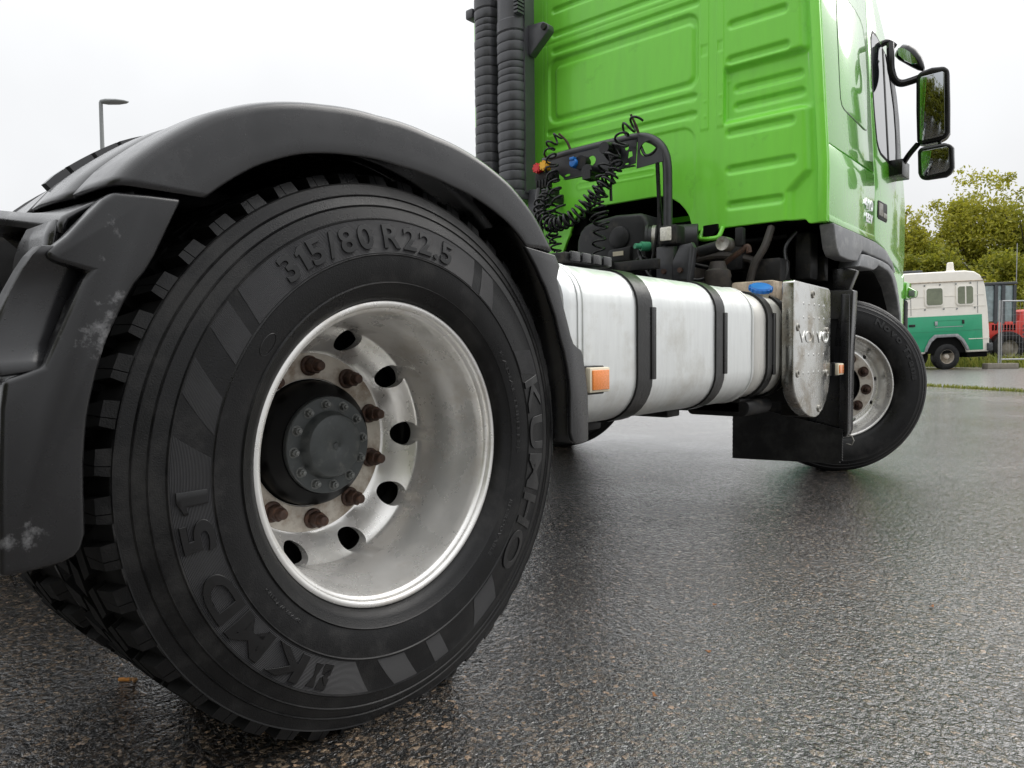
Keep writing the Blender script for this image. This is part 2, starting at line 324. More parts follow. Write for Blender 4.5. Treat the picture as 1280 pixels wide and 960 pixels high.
def empty(name, loc=(0,0,0), parent=None):
    o = bpy.data.objects.new(name, None); col.objects.link(o); o.location = loc; o.empty_display_size = .1
    if parent: o.parent = parent
    return o
def tag(o, label, cat, group=None, kind=None):
    o['label'] = label; o['category'] = cat
    if group: o['group'] = group
    if kind: o['kind'] = kind
    return o
def copy_tree(o, parent=None):
    c = o.copy(); col.objects.link(c); c.parent = parent
    for ch in list(o.children): copy_tree(ch, c)
    return c
def apply_mods(o):
    bpy.context.view_layer.update()
    me = bpy.data.meshes.new_from_object(o.evaluated_get(bpy.context.evaluated_depsgraph_get()))
    o.modifiers.clear(); o.data = me; return o
def cut(o, cutter_mesh, ang=35):
    c = bpy.data.objects.new('tmp', cutter_mesh); col.objects.link(c); c.matrix_world = o.matrix_world
    md = o.modifiers.new('b', 'BOOLEAN'); md.operation = 'DIFFERENCE'; md.object = c; md.solver = 'EXACT'
    bpy.context.view_layer.update(); c.matrix_world = o.matrix_world
    apply_mods(o); bpy.data.objects.remove(c)
    o.data.shade_smooth(); o.data.set_sharp_from_angle(angle=R(ang)); return o
def smooth_path(pts, n=8):
    """Catmull-Rom through the points"""
    P = [Vector(p) for p in pts]; outp = []
    for i in range(len(P)-1):
        p0 = P[max(0, i-1)]; p1 = P[i]; p2 = P[i+1]; p3 = P[min(len(P)-1, i+2)]
        for k in range(n):
            t = k/n
            outp.append(.5*((2*p1)+(p2-p0)*t+(2*p0-5*p1+4*p2-p3)*t*t+(3*p1-p0-3*p2+p3)*t**3))
    outp.append(P[-1]); return outp
def interp(tab, x):
    xs = [a for a, _ in tab]; ys = [b for _, b in tab]; return float(np.interp(x, xs, ys))
def text_geo(s, size, bold=0.0, depth=.001, bev=.0004, spacing=1.0, align='LEFT'):
    cu = bpy.data.curves.new('t', 'FONT'); cu.body = s; cu.size = size; cu.offset = bold; cu.extrude = depth; cu.bevel_depth = bev; cu.bevel_resolution = 0
    cu.space_character = spacing; cu.align_x = align; cu.resolution_u = 6
    o = bpy.data.objects.new('t', cu); col.objects.link(o); bpy.context.view_layer.update()
    me = bpy.data.meshes.new_from_object(o.evaluated_get(bpy.context.evaluated_depsgraph_get()))
    bpy.data.objects.remove(o); return me
def wheel_text(name, s, r_lo, r_hi, a0, a1, side_x, parent, bold=.0008, depth=.0011, lift=.0, mtl='letter'):
    """text bent round the X axis, reading clockwise seen from +X, letters' tops outward; a0 > a1 in degrees"""
    h = r_hi - r_lo; size = h/.70; bm = bmesh.new(); pen = 0.0
    for chx in s:
        if chx == ' ': pen += size*.24; continue
        if chx == '1' and h > .02:
            st = .21*size; mb1 = MB()
            pg = [(.10*size,0),(.10*size+st*.95,0),(.10*size+st*.95,h),(.10*size+st*.30,h),(.10*size-.03*size,h*.86),(.10*size-.10*size,h*.80),(.10*size-.10*size,h*.66),(.10*size,h*.70)]
            mb1.prism([(a+.0, b) for a, b in pg], -depth, depth, 'xy'); me = mb1.mesh('one', bevel=.0006, seg=1); adv = .36*size
            for v in me.vertices: v.co.x += pen
        else:
            me = text_geo(chx, size, bold, depth); xa = [v.co.x for v in me.vertices]; lo = min(xa); adv = max(xa)-lo+.10*size
            for v in me.vertices: v.co.x += pen-lo
        bm.from_mesh(me); bpy.data.meshes.remove(me); pen += adv
    xs = [v.co.x for v in bm.verts]; x0, x1 = min(xs), max(xs); rm = (r_lo+r_hi)/2
    for k in range(1, 6):
        bmesh.ops.bisect_plane(bm, geom=bm.verts[:]+bm.edges[:]+bm.faces[:], plane_co=(0, h*k/6, 0), plane_no=(0,1,0))
    for k in range(1, 40):
        bmesh.ops.bisect_plane(bm, geom=bm.verts[:]+bm.edges[:]+bm.faces[:], plane_co=(x0+(x1-x0)*k/40, 0, 0), plane_no=(1,0,0))
    for v in bm.verts:
        a = R(a0 + (a1-a0)*(v.co.x-x0)/(x1-x0)); r = r_lo + v.co.y
        v.co = Vector((side_x(r) + lift + v.co.z, r*math.cos(a), r*math.sin(a)))
    m2 = bpy.data.meshes.new(name); bm.to_mesh(m2); bm.free()
    m2.shade_smooth(); m2.set_sharp_from_angle(angle=R(35))
    return link(name, m2, mtl, parent)
def flat_text(name, s, height, origin, parent, mtl, width=None, normal='x', bold=.0, depth=.002):
    """raised lettering on a plane facing +X (reads along +Y)"""
    me = text_geo(s, height/.70, bold, depth); xs = [v.co.x for v in me.vertices]; sc_ = (width/(max(xs)-min(xs))) if width else 1; x0 = min(xs)
    for v in me.vertices:
        a, b, c = (v.co.x-x0)*sc_, v.co.y, v.co.z
        v.co = (origin[0]+c, origin[1]+a, origin[2]+b)
    return link(name, me, mtl, parent)

# ================================================================== SETTING
g = MB(); g.add([(-400,-400,0),(400,-400,0),(400,400,0),(-400,400,0)], [(0,1,2,3)])
o = g.obj('asphalt_ground', 'asphalt'); o['kind'] = 'structure'
g = MB(); g.add([(-30,36.0,.004),(-1.7,14.42,.004),(-.18,13.30,.004),(1.21,12.27,.004),(8,7.3,.004),(40,20,.004),(40,60,.004),(-30,60,.004)], [tuple(range(8))])
o = g.obj('pale_pavement', 'pave'); o['kind'] = 'structure'

def blades(area_fn, n, h0, h1, wd, seed):
    r = random.Random(seed); b = MB()
    for _ in range(n):
        x, y, z = area_fn(r); h = r.uniform(h0, h1); a = r.uniform(0, math.pi); dx, dy = math.cos(a)*wd, math.sin(a)*wd
        lx, ly = r.gauss(0, .35)*h, r.gauss(0, .35)*h
        b.add([(x-dx,y-dy,z),(x+dx,y+dy,z),(x+lx*.4+dx*.7,y+ly*.4+dy*.7,z+h*.6),(x+lx,y+ly,z+h),(x+lx*.4-dx*.7,y+ly*.4-dy*.7,z+h*.6)], [(0,1,2,3,4)])
    return b
def joint(r):
    t = r.random(); px, py = -1.7+(t*5.2), 0
    py = np.interp(px, [-1.7,-.18,1.21,3.5], [14.42,13.30,12.27,10.6]); return px+r.gauss(0,.05), py+r.gauss(0,.045), 0
o = blades(joint, 2600, .02, .07, .006, 3).obj('grass_strip', 'grass', flat=True); tag(o, 'thin strip of green grass growing in the pavement joint', 'grass', kind='stuff')
def verge(r): return r.uniform(-6, 4), r.uniform(25.6, 37), 0
o = blades(verge, 26000, .12, .50, .016, 4).obj('grass_verge', 'grass', flat=True); tag(o, 'rough grass verge behind the green and white van', 'grass', kind='stuff')

# ================================================================== TRUCK
truck = empty('tractor_truck')
tag(truck, 'bright green tractor truck with black rear mudguard, steel wheels and white fuel tank', 'truck')
ZC = .515

# ---------------------------------------------------------------- rear wheel
prof = [(1.214,.300),(1.226,.306),(1.236,.318),(1.241,.331),(1.2437,.3335),(1.241,.336),(1.2455,.35),(1.2485,.37),(1.2495,.3845),(1.2517,.3865),(1.2495,.3885),
        (1.2475,.42),(1.2425,.45),(1.2436,.4535),(1.240,.4555),(1.2345,.4765),(1.2364,.4785),(1.233,.4805),(1.2255,.4965),(1.2274,.4985),(1.2235,.5005),(1.2188,.519),(1.2198,.5213),(1.214,.5225),(1.150,.5230),(1.093,.5240)]
XC = 1.093
tyre_prof = prof + [(2*XC-x, r) for x, r in prof[-2::-1]]
_sx = sorted((r, x) for x, r in prof[4:23])
def side_x(r): return float(np.interp(r, [a for a, _ in _sx], [b for _, b in _sx]))
def side_x_smooth(r): return float(np.interp(r, [.345,.37,.3885,.42,.45,.456], [1.2445,1.2485,1.2497,1.2475,1.2425,1.2398]))
def tread_blocks(mb, nb=48, top=.0155):
    pit = 360/nb
    def rt(x): return .5425 - .9*(x-XC)**2*.16
    def blk(base, tip, rb=.516, extra=0):
        vs = [(x, rb*math.cos(R(a)), rb*math.sin(R(a))) for a, x in base] + [(x, (rt(x)-extra)*math.cos(R(a)), (rt(x)-extra)*math.sin(R(a))) for a, x in tip]
        n = len(base); mb.add(vs, [tuple(range(n-1,-1,-1)), tuple(range(n,2*n))]+[(i,(i+1)%n,n+(i+1)%n,n+i) for i in range(n)])
    for k in range(nb):
        a = k*pit
        for s in (1, -1):
            X = lambda d: XC + s*d
            off = 0 if s == 1 else pit*.5
            A = a+off
            blk([(A,X(.1258)),(A+2.9,X(.1258)),(A+2.9,X(.05)),(A+1.2,X(.045))], [(A+.35,X(.114)),(A+2.9,X(.114)),(A+2.9,X(.052)),(A+1.5,X(.05))])
            blk([(A+3.05,X(.1258)),(A+4.75,X(.1258)),(A+5.3,X(.055)),(A+3.05,X(.05))], [(A+3.05,X(.114)),(A+4.3,X(.114)),(A+5.0,X(.058)),(A+3.05,X(.052))], extra=.0004)
            blk([(A+1.0,X(.038)),(A+6.6,X(.046)),(A+8.6,X(.008)),(A+2.6,X(.004))], [(A+1.3,X(.036)),(A+6.3,X(.043)),(A+8.2,X(.010)),(A+2.9,X(.006))])
tmb = MB(); tmb.lathe(tyre_prof, 192, closed=True); tread_blocks(tmb)
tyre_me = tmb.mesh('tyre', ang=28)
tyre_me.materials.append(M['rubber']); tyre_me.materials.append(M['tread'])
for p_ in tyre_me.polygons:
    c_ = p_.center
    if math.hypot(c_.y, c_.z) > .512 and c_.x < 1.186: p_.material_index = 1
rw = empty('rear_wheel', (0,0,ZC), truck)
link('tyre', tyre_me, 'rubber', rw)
# knurled panels of the sidewall: annular sectors with slanted ends, seated on the rubber
def panel(name, ao0, ai0, ao1, ai1, ri=.3905, ro=.4515, lift=.0007, mtl='knurl'):
    """outer/inner start angle and outer/inner end angle, degrees, start > end"""
    n = max(4, int(abs(ao0-ao1)/1.2)); rows = []
    for j in range(9):
        t = j/8; r = ri+(ro-ri)*t; s0 = ai0+(ao0-ai0)*t; s1 = ai1+(ao1-ai1)*t
        rows.append([(side_x_smooth(r)+lift, r*math.cos(R(s0+(s1-s0)*i/n)), r*math.sin(R(s0+(s1-s0)*i/n))) for i in range(n+1)])
    mb = MB(); mb.grid(rows)
    back = [[(x-.0025, y, z) for x, y, z in r] for r in rows]; mb.grid(back)
    ring = [rows[0][i] for i in range(n+1)]+[rows[j][n] for j in range(1,9)]+[rows[8][i] for i in range(n-1,-1,-1)]+[rows[j][0] for j in range(7,0,-1)]
    bring = [(x-.0025,y,z) for x,y,z in ring]; k = len(ring)
    mb.add(ring+bring, [(i,(i+1)%k,k+(i+1)%k,k+i) for i in range(k)])
    mb.obj(name, mtl, rw, ang=40)
panel('knurled_panel', 137.7, 140.5, 61.5, 59.6)
panel('knurled_panel', 147.4, 152.0, 141.0, 143.9)
panel('knurled_panel', 161.4, 168.9, 154.0, 160.3)
panel('knurled_panel', -101.8, -108.9, -190.3, -186.0)
panel('knurled_panel', 58.0, 55.5, 52.6, 48.0)
panel('knurled_panel', -86.0, -91.3, -93.5, -101.1)
panel('knurled_panel', -74.4, -77.1, -79.5, -82.8)
panel('knurled_panel', 26.5, 30.5, 18.0, 22.0)
panel('knurled_panel', -53.0, -50.0, -64.0, -60.5)
LIFT = .0009
wheel_text('tyre_lettering', '315/80 R22.5', .400, .4425, 127.4, 70.6, side_x_smooth, rw, lift=LIFT, bold=.0011, depth=.0018)
wheel_text('tyre_lettering', 'KMD 51', .397, .4435, -124.0, -179.2, side_x_smooth, rw, lift=LIFT, bold=.0016, depth=.0020)
wheel_text('tyre_lettering', 'KUMHO', .394, .446, 18.6, -45.0, side_x_smooth, rw, lift=.0002, bold=.0012, depth=.0020)
for s, a0, a1, rl, rh in (('SAFETY WARNING', -148, -132, .351, .3565), ('RADIAL TUBELESS', 34, -6, .350, .358), ('REGROOVABLE', -24, -46, .351, .359)):
    wheel_text('tyre_lettering', s, rl, rh, a0, a1, side_x_smooth, rw, bold=.0, depth=.0006, lift=.0)
# maker's emblem box before the K
def on_side(mb, polys, lift=.002, back=.001):
    for poly in polys:
        n = len(poly)
        f = [(side_x_smooth(r)+lift, r*math.cos(R(a)), r*math.sin(R(a))) for a, r in poly]; b_ = [(x-lift-back, y, z) for x, y, z in f]
        mb.add(f+b_, [tuple(range(n))]+[(i,(i+1)%n,n+(i+1)%n,n+i) for i in range(n)])
em = MB()
on_side(em, [[(-115.6,.400),(-118.4,.400),(-118.4,.444),(-115.6,.444)]], .0016)
em.obj('tyre_emblem', 'letter', rw)
em = MB()
on_side(em, [[(-118.9,.402),(-121.2,.402),(-120.4,.424),(-121.4,.442),(-118.9,.442),(-119.7,.422)]], .0016)
em.obj('tyre_emblem', 'letter', rw)
em = MB()
on_side(em, [[(-116.2,.408),(-117.9,.422),(-116.2,.437)]], .0024)
em.obj('tyre_emblem', 'rubber', rw)
# small oval mould mark
ov = MB(); ov.tube([(side_x_smooth(.357+.011*math.sin(t))+.0004, (.357+.011*math.sin(t))*math.cos(R(143)+.06*math.cos(t)), (.357+.011*math.sin(t))*math.sin(R(143)+.06*math.cos(t))) for t in [2*math.pi*i/40 for i in range(40)]], .0007, 6, closed=True)
ov.obj('mould_mark', 'letter', rw)
# rim
rim_prof = [(1.2175,.3005),(1.2195,.2965),(1.2185,.2915),(1.2145,.2885),(1.2085,.2868),(1.2065,.2825),(1.200,.2795),(1.180,.2775),(1.150,.2745),(1.128,.2700),(1.105,.2640),(1.070,.2605),(1.025,.2600),(1.005,.2605),(1.000,.2570),(.993,.2500),(.982,.2400),(.966,.2270),(.952,.2180),(.944,.2110),(.9385,.2060),(.9340,.2000),(.9335,.1420),
            (.9230,.1420),(.9230,.2010),(.9270,.2100),(.9360,.2220),(.955,.2380),(.972,.2520),(.975,.2700),(.97,.300),(1.0,.302),(1.03,.290),(1.06,.272),(1.10,.275),(1.14,.285),(1.19,.290),(1.205,.300)]
rim = MB().lathe(rim_prof, 160, closed=True).obj('rim', 'rim', rw, ang=45)
hc = MB()
for k in range(10):
    a = R(36*k); c0 = Vector((0, .2395*math.cos(a), .2395*math.sin(a))); er = Vector((0, math.cos(a), math.sin(a))); et = Vector((0, -math.sin(a), math.cos(a)))
    er2 = (er + Vector((.9, 0, 0))).normalized()
    vs = []; n = 28
    for x in (.86, 1.06):
        for j in range(n):
            t = 2*math.pi*j/n; vs.append(c0 + Vector((x,0,0)) + er*.0235*math.cos(t) + et*.0295*math.sin(t))
    hc.add(vs, [tuple(range(n-1,-1,-1)), tuple(range(n,2*n))]+[(j,(j+1)%n,n+(j+1)%n,n+j) for j in range(n)])
cut(rim, hc.mesh('c', flat=True), 45)
# disc dust ring: the inner flange of the wheel disc
MB().lathe([(.9336,.1425),(.9362,.1440),(.9362,.1985),(.9338,.2005)], 120, closed=True).obj('disc_face', 'disc', rw)
# drum and inner parts behind the hand holes
MB().lathe([(.905,.05),(.905,.28),(.80,.285),(.80,.05)], 64, closed=True).obj('brake_drum', 'engine', rw)
MB().lathe([(.91,.0),(.91,.1395),(.950,.1380),(.968,.1345),(.975,.1290),(.985,.1150),(.992,.108),(.992,0)], 96).obj('hub', 'hubblack', rw)
MB().lathe([(.992,.0),(.992,.1045),(.9965,.1055),(1.0045,.1052),(1.0065,.1035),(1.0065,.0745),(1.0095,.0722),(1.022,.0700),(1.030,.0655),(1.0335,.0580),(1.0345,.0400),(1.0350,.0120),(1.0335,.0095),(1.0300,.0060),(1.0295,.0)], 96).obj('hub_cap', 'hubcap', rw)
def hexa(mb, c, r, x0, x1, rot=0, n=6):
    vs = [(x, c[0]+r*math.cos(rot+2*math.pi*j/n), c[1]+r*math.sin(rot+2*math.pi*j/n)) for x in (x0, x1) for j in range(n)]
    mb.add(vs, [tuple(range(n-1,-1,-1)), tuple(range(n,2*n))]+[(j,(j+1)%n,n+(j+1)%n,n+j) for j in range(n)])
hb = MB(); hexa(hb, (0,0), .0085, 0, .010); hb.lathe([(.0005,.0),(.0005,.0115),(-.002,.0118),(-.002,0)][::-1], 20); hb.lathe([(.008,.0),(.008,.0048),(.015,.0045),(.0158,.003),(.0158,0)], 14)
hb_me = hb.mesh('hub_bolt', bevel=.0006, seg=1)
for k in range(12):
    a = R(5+30*k); b_ = link('hub_bolt', hb_me, 'boltgrey', rw, (1.0068, .0885*math.cos(a), .0885*math.sin(a))); b_.rotation_euler = (rnd.uniform(0, 6), 0, 0)
nb = MB(); nb.lathe([(0,0),(0,.0225),(.005,.0228),(.008,.0205),(.008,0)], 28); hexa(nb, (0,0), .0178, .006, .032); nb.lathe([(.030,0),(.030,.0125),(.032,.0122),(.040,.0112),(.047,.0108),(.049,.009),(.049,0)], 20)
nut_me = nb.mesh('wheel_nut', bevel=.0008, seg=1)
for k in range(10):
    a = R(18+36*k); b_ = link('wheel_nut', nut_me, 'rust', rw, (.9362, .1715*math.cos(a), .1715*math.sin(a))); b_.rotation_euler = (rnd.uniform(0, 6), 0, 0)
# inner wheel of the pair, axle, left pair
rw2 = empty('inner_rear_wheel', (-.345,0,ZC), truck)
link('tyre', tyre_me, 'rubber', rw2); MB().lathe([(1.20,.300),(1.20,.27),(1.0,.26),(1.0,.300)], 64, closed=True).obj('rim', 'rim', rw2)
for q in (rw, rw2):
    c = copy_tree(q, truck); c.rotation_euler = (0, 0, math.pi); c.location = (-q.location.x, 0, ZC)
ax = MB(); ax.lathe([(-.9,.0),(-.9,.09),(.9,.09),(.9,0)], 24, c=(0,0,ZC)); ax.lathe([(-.26,.05),(-.2,.2),(.2,.2),(.26,.05)], 24, c=(0,0,ZC)); ax.obj('rear_axle', 'chassis', truck)

# ---------------------------------------------------------------- rear mudguard
RO = [(0,.640),(46.8,.661),(56,.669),(63.9,.668),(72.6,.658),(83.8,.645),(95.5,.645),(105.6,.655),(114.8,.670),(121.8,.679),(133,.682),(139.6,.677),(150,.676)]
RL = [(40,.588),(51.2,.587),(55.1,.584),(63,.573),(74.3,.559),(83,.556),(92,.556),(105.7,.566),(116.4,.578),(125.3,.583),(131,.583),(150,.583)]
def fender_top(side):
    rows = []
    nt_ = 72
    for i in range(nt_+1):
        t = i/nt_; th0 = 47 + (137-47)*t
        ro = interp(RO, th0); rl = interp(RL, th0); row = []
        sec = [(1.2495,rl,),(1.2510,rl+.004),(1.2520,rl+.25*(ro-rl)),(1.2525,rl+.5*(ro-rl)),(1.2525,ro-.018),(1.2515,ro-.010),(1.2485,ro-.0045),(1.2430,ro-.0010),(1.232,ro+.0020),(1.200,ro+.0045),(1.160,ro+.0055),(1.130,ro+.0055),(1.1265,ro+.0015),(1.1120,ro+.0010),(1.1085,ro+.0050),
               (1.060,ro+.0090),(1.000,ro+.0110),(.968,ro+.0100),(.9645,ro+.0060),(.950,ro+.0055),(.9465,ro+.0085),(.90,ro+.004),(.75,ro-.004),(.62,ro-.012)]
        for x, r in sec:
            zf = min(.995, (.957-.515)/r); a_f = math.degrees(math.asin(zf)); zr = min(.995, (.952-.515)/r); a_r = 180-math.degrees(math.asin(zr))
            if a_r < 128: a_r = a_r
            a = R(a_f + (a_r-a_f)*t); row.append((side*x, r*math.cos(a), ZC+r*math.sin(a)))
        rows.append(row)
    mb = MB(); mb.grid(rows); return mb
fen = empty('rear_mudguard', (0,0,0), truck)
o = fender_top(1).obj('top_section', 'plastic', fen, ang=50)
sm = o.modifiers.new('thick', 'SOLIDIFY'); sm.thickness = .006; sm.offset = -1
for s_ in (1, -1):
    rows = []
    for i in range(41):
        a = R(46+92*i/40); rows.append([(s_*.625, r*math.cos(a), ZC+r*math.sin(a)) for r in (.48, .58, interp(RO, 46+92*i/40)-.008)])
    MB().grid(rows).obj('inner_skirt', 'plastic', fen if s_ > 0 else truck).modifiers.new('thick', 'SOLIDIFY').thickness = .006
# raised spray-rib segments on the crown
rb = MB()
for k in range(13):
    a0 = 84 + k*4.3; a1 = a0+3.7; vs = []
    for a in (a0, (a0+a1)/2, a1):
        r0 = interp(RO, a)-.003; 
        for x, r in ((.885,r0),(.888,r0+.021),(.908,r0+.021),(.911,r0)): vs.append((x, r*math.cos(R(a)), ZC+r*math.sin(R(a))))
    if a1 > 139: break
    fs = [(3,2,1,0),(8,9,10,11)]
    for q in (0,4):
        for j in range(4): fs.append((q+j, q+(j+1)%4, q+4+(j+1)%4, q+4+j))
    rb.add(vs, fs)
rb.obj('spray_rib', 'plastic', fen)
# front section: narrow skirt with step plus the sheet behind it
fp = [(.497,.9485),(.515,.923),(.5035,.889),(.525,.835),(.545,.789),(.560,.752),(.572,.7315),(.588,.722),(.606,.7145),(.613,.702),(.618,.682),(.6285,.640),(.635,.60),(.637,.540),(.637,.478),(.630,.473),(.595,.4715),(.580,.474),(.566,.482),(.556,.505),(.557,.56),(.557,.604),(.552,.640),(.544,.672),(.530,.714),(.514,.748),(.496,.796),(.474,.836),(.457,.866),(.439,.888),(.420,.914),(.402,.934),(.379,.958)]
o = MB().prism(fp, 1.238, 1.2515).obj('front_section', 'plastic', fen, bevel=.004, seg=3, ang=50)
rows = []
for i in range(25):
    a = 51 - 55*i/24; r = interp([( -4,.600),(20,.600),(30,.62),(43,.650),(51,.660)], a)
    rows.append([(x, (r-.012)*math.cos(R(a)), ZC+(r-.012)*math.sin(R(a))) for x in (1.238,1.1,.9,.62)])
o = MB().grid(rows).obj('front_section', 'plastic', fen); sm = o.modifiers.new('thick', 'SOLIDIFY'); sm.thickness = .006
# rear section
rp = [(-.421,.9455),(-.470,.9440),(-.516,.9410),(-.531,.928),(-.544,.912),(-.560,.893),(-.576,.873),(-.598,.852),(-.602,.845),(-.590,.838),(-.566,.832),(-.551,.829),(-.560,.818),(-.578,.775),(-.594,.738),(-.609,.702),(-.630,.694),(-.653,.686),(-.658,.650),(-.663,.56),(-.667,.4385),
      (-.630,.4385),(-.596,.4405),(-.582,.4455),(-.573,.456),(-.5675,.475),(-.567,.53),(-.566,.572),(-.563,.603),(-.5595,.632),(-.554,.659),(-.545,.695),(-.535,.727),(-.527,.747),(-.518,.766),(-.505,.793),(-.492,.816),(-.478,.833),(-.464,.856),(-.444,.898)]
o = MB().prism(rp, 1.216, 1.2525).obj('rear_section', 'plastic_worn', fen, bevel=.009, seg=4, ang=55)
# recessed pocket for a lamp
rows = []
pk_in = [(-.540,.862),(-.546,.852),(-.550,.838),(-.556,.816),(-.575,.772),(-.592,.732),(-.600,.712),(-.606,.700)]
pk_out = [(-.604,.858),(-.614,.845),(-.622,.828),(-.634,.800),(-.650,.758),(-.655,.730),(-.656,.708),(-.656,.692)]
dx = [1.248,1.243,1.234,1.226,1.226,1.228,1.236,1.247]#
for (a, b_, x) in zip(pk_in, pk_out, dx):
    rows.append([(x-.004*(t > .9)-.012*(t > 1.05), a[0]+(b_[0]-a[0])*t, a[1]+(b_[1]-a[1])*t) for t in (0,.33,.66,.92,1,1.1)])
o = MB().grid(rows).obj('lamp_pocket', 'plastic', fen, ang=60); sm = o.modifiers.new('thick', 'SOLIDIFY'); sm.thickness = .005
# top shelf lip and rear face with the lamp opening
def back_row(x):
    c = max(0, min(.16*(1.225-x), .052))
    return [(x,-.470,.958),(x,-.505,.944+.15*c),(x,-.545,.916+.6*c),(x,-.560,.903+c),(x,-.566,.893+c),(x,-.566,.880+c)]
rows = [back_row(x) for x in (1.20,1.18,1.15,1.10,1.05,1.0,.95,.90,.62)]
o = MB().grid(rows).obj('rear_shelf', 'plastic', fen, ang=60); sm = o.modifiers.new('thick', 'SOLIDIFY'); sm.thickness = .006
rows = []
for x, zt in ((1.215,.90),(1.17,.903),(1.12,.906),(1.075,.905)):
    rows.append([(x,-.566,zt),(x,-.575,.86),(x,-.590,.80),(x,-.612,.76)])
rows2 = []
for z, x0 in ((.905,1.055),(.885,1.03),(.865,1.02),(.845,1.025),(.825,1.045),(.80,1.06)):
    y = np.interp(z, [.76,.80,.86,.905], [-.612,-.590,-.575,-.566]); rows2.append([(x, y, z) for x in (x0, 1.09, 1.14, 1.18)])
o = MB().grid(rows2).obj('rear_face', 'plastic', fen, ang=60); sm = o.modifiers.new('thick', 'SOLIDIFY'); sm.thickness = .006
rows2 = []
for z, x1 in ((.845,.985),(.825,1.02),(.80,1.05),(.77,1.10),(.73,1.20),(.60,1.20),(.44,1.20)):
    y = np.interp(z, [.44,.60,.73,.76,.80,.86,.905], [-.664,-.655,-.63,-.618,-.604,-.59,-.585]); rows2.append([(x, y, z) for x in (.62, .8, x1-.06, x1)])
o = MB().grid(rows2).obj('rear_face', 'plastic', fen, ang=60); sm = o.modifiers.new('thick', 'SOLIDIFY'); sm.thickness = .006
# left mudguard, mirrored sweep
fen2 = empty('rear_mudguard', (0,0,0), truck)
o = fender_top(-1).obj('top_section', 'plastic', fen2, ang=50); sm = o.modifiers.new('thick', 'SOLIDIFY'); sm.thickness = .006
MB().prism(fp, -1.2515, -1.238).obj('front_section', 'plastic', fen2, bevel=.004)
MB().prism(rp, -1.2525, -1.205).obj('rear_section', 'plastic', fen2, bevel=.006)

# ---------------------------------------------------------------- chassis
for s in (1, -1):
    fr = MB(); x = .39*s
    fr.box((min(x,x+.008*s),-1.0,.76),(max(x,x+.008*s),3.9,1.03)); fr.box((min(x,x-.08*s),-1.0,1.03),(max(x,x-.08*s),3.9,1.04)); fr.box((min(x,x-.08*s),-1.0,.75),(max(x,x-.08*s),3.9,.76))
    fr.obj('frame_rail', 'chassis', truck)
cm = MB()
for y in (-.9, .75, 1.6, 2.35): cm.box((-.385,y,.80),(.385,y+.12,1.0))
cm.obj('cross_member', 'chassis', truck)
en = MB(); en.box((-.36,2.15,.55),(.36,4.0,1.16)); en.box((-.30,1.5,.60),(.30,2.15,.98)); en.box((-.75,2.86,1.02),(.75,3.95,1.36)); en.box((.45,3.05,.80),(1.0,3.15,1.3)); en.lathe([(-.9,0),(-.9,.05),(.9,.05),(.9,0)], 16, c=(0,3.45,.5))
en.obj('engine_block', 'engine', truck, bevel=.02)
fl = MB(); fl.box((-1.0,2.79,1.345),(1.17,4.2,1.42)); fl.box((-1.0,2.76,1.42),(-.2,2.79,1.55)); fl.obj('cab_floor', 'engine', truck)
bk = MB(); bk.box((-.95,3.95,.45),(.95,4.05,1.42)); bk.obj('front_bulkhead', 'engine', truck)
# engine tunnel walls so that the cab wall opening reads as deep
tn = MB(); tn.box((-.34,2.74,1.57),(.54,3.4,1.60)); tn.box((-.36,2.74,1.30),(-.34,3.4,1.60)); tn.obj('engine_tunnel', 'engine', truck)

# ---------------------------------------------------------------- fuel tank
def rrect(x0, x1, z0, z1, rt, rb_, n=8):
    pts = []
    for (cx, cz, r, a0) in ((x1-rt, z1-rt, rt, 0), (x0+rt*.6, z1-rt*.6, rt*.6, 90), (x0+rb_*.6, z0+rb_*.6, rb_*.6, 180), (x1-rb_, z0+rb_, rb_, 270)):
        for i in range(n+1):
            a = R(a0+90*i/n); pts.append((cx+r*math.cos(a), cz+r*math.sin(a)))
    return pts
def tank(prof, y0, y1, rnd_=.018):
    mb = MB(); cx = sum(p[0] for p in prof)/len(prof); cz = sum(p[1] for p in prof)/len(prof); rows = []
    def ring(y, s): return [(cx+(p[0]-cx)*s, y, cz+(p[1]-cz)*s) for p in prof]+[(cx+(prof[0][0]-cx)*s, y, cz+(prof[0][1]-cz)*s)]
    rows = [ring(y0+.004, .80), ring(y0, .92), ring(y0+.004, .972), ring(y0+.014, .990), ring(y0+.03, 1), ring(y0+.10, 1.0), ring((y0+y1)/2, 1.001), ring(y1-.10, 1.0), ring(y1-.03, 1), ring(y1-.012, .988), ring(y1-.002, .965), ring(y1, .9), ring(y1, .7)]
    mb.grid(rows); mb.add(rows[0][:-1], [tuple(range(len(prof)))]); mb.add(rows[-1][:-1], [tuple(range(len(prof)))]); return mb
TP = rrect(.54, 1.197, .492, .957, .115, .135)
tk = tank(TP, .612, 1.905).obj('fuel_tank', 'alu', truck, ang=40)
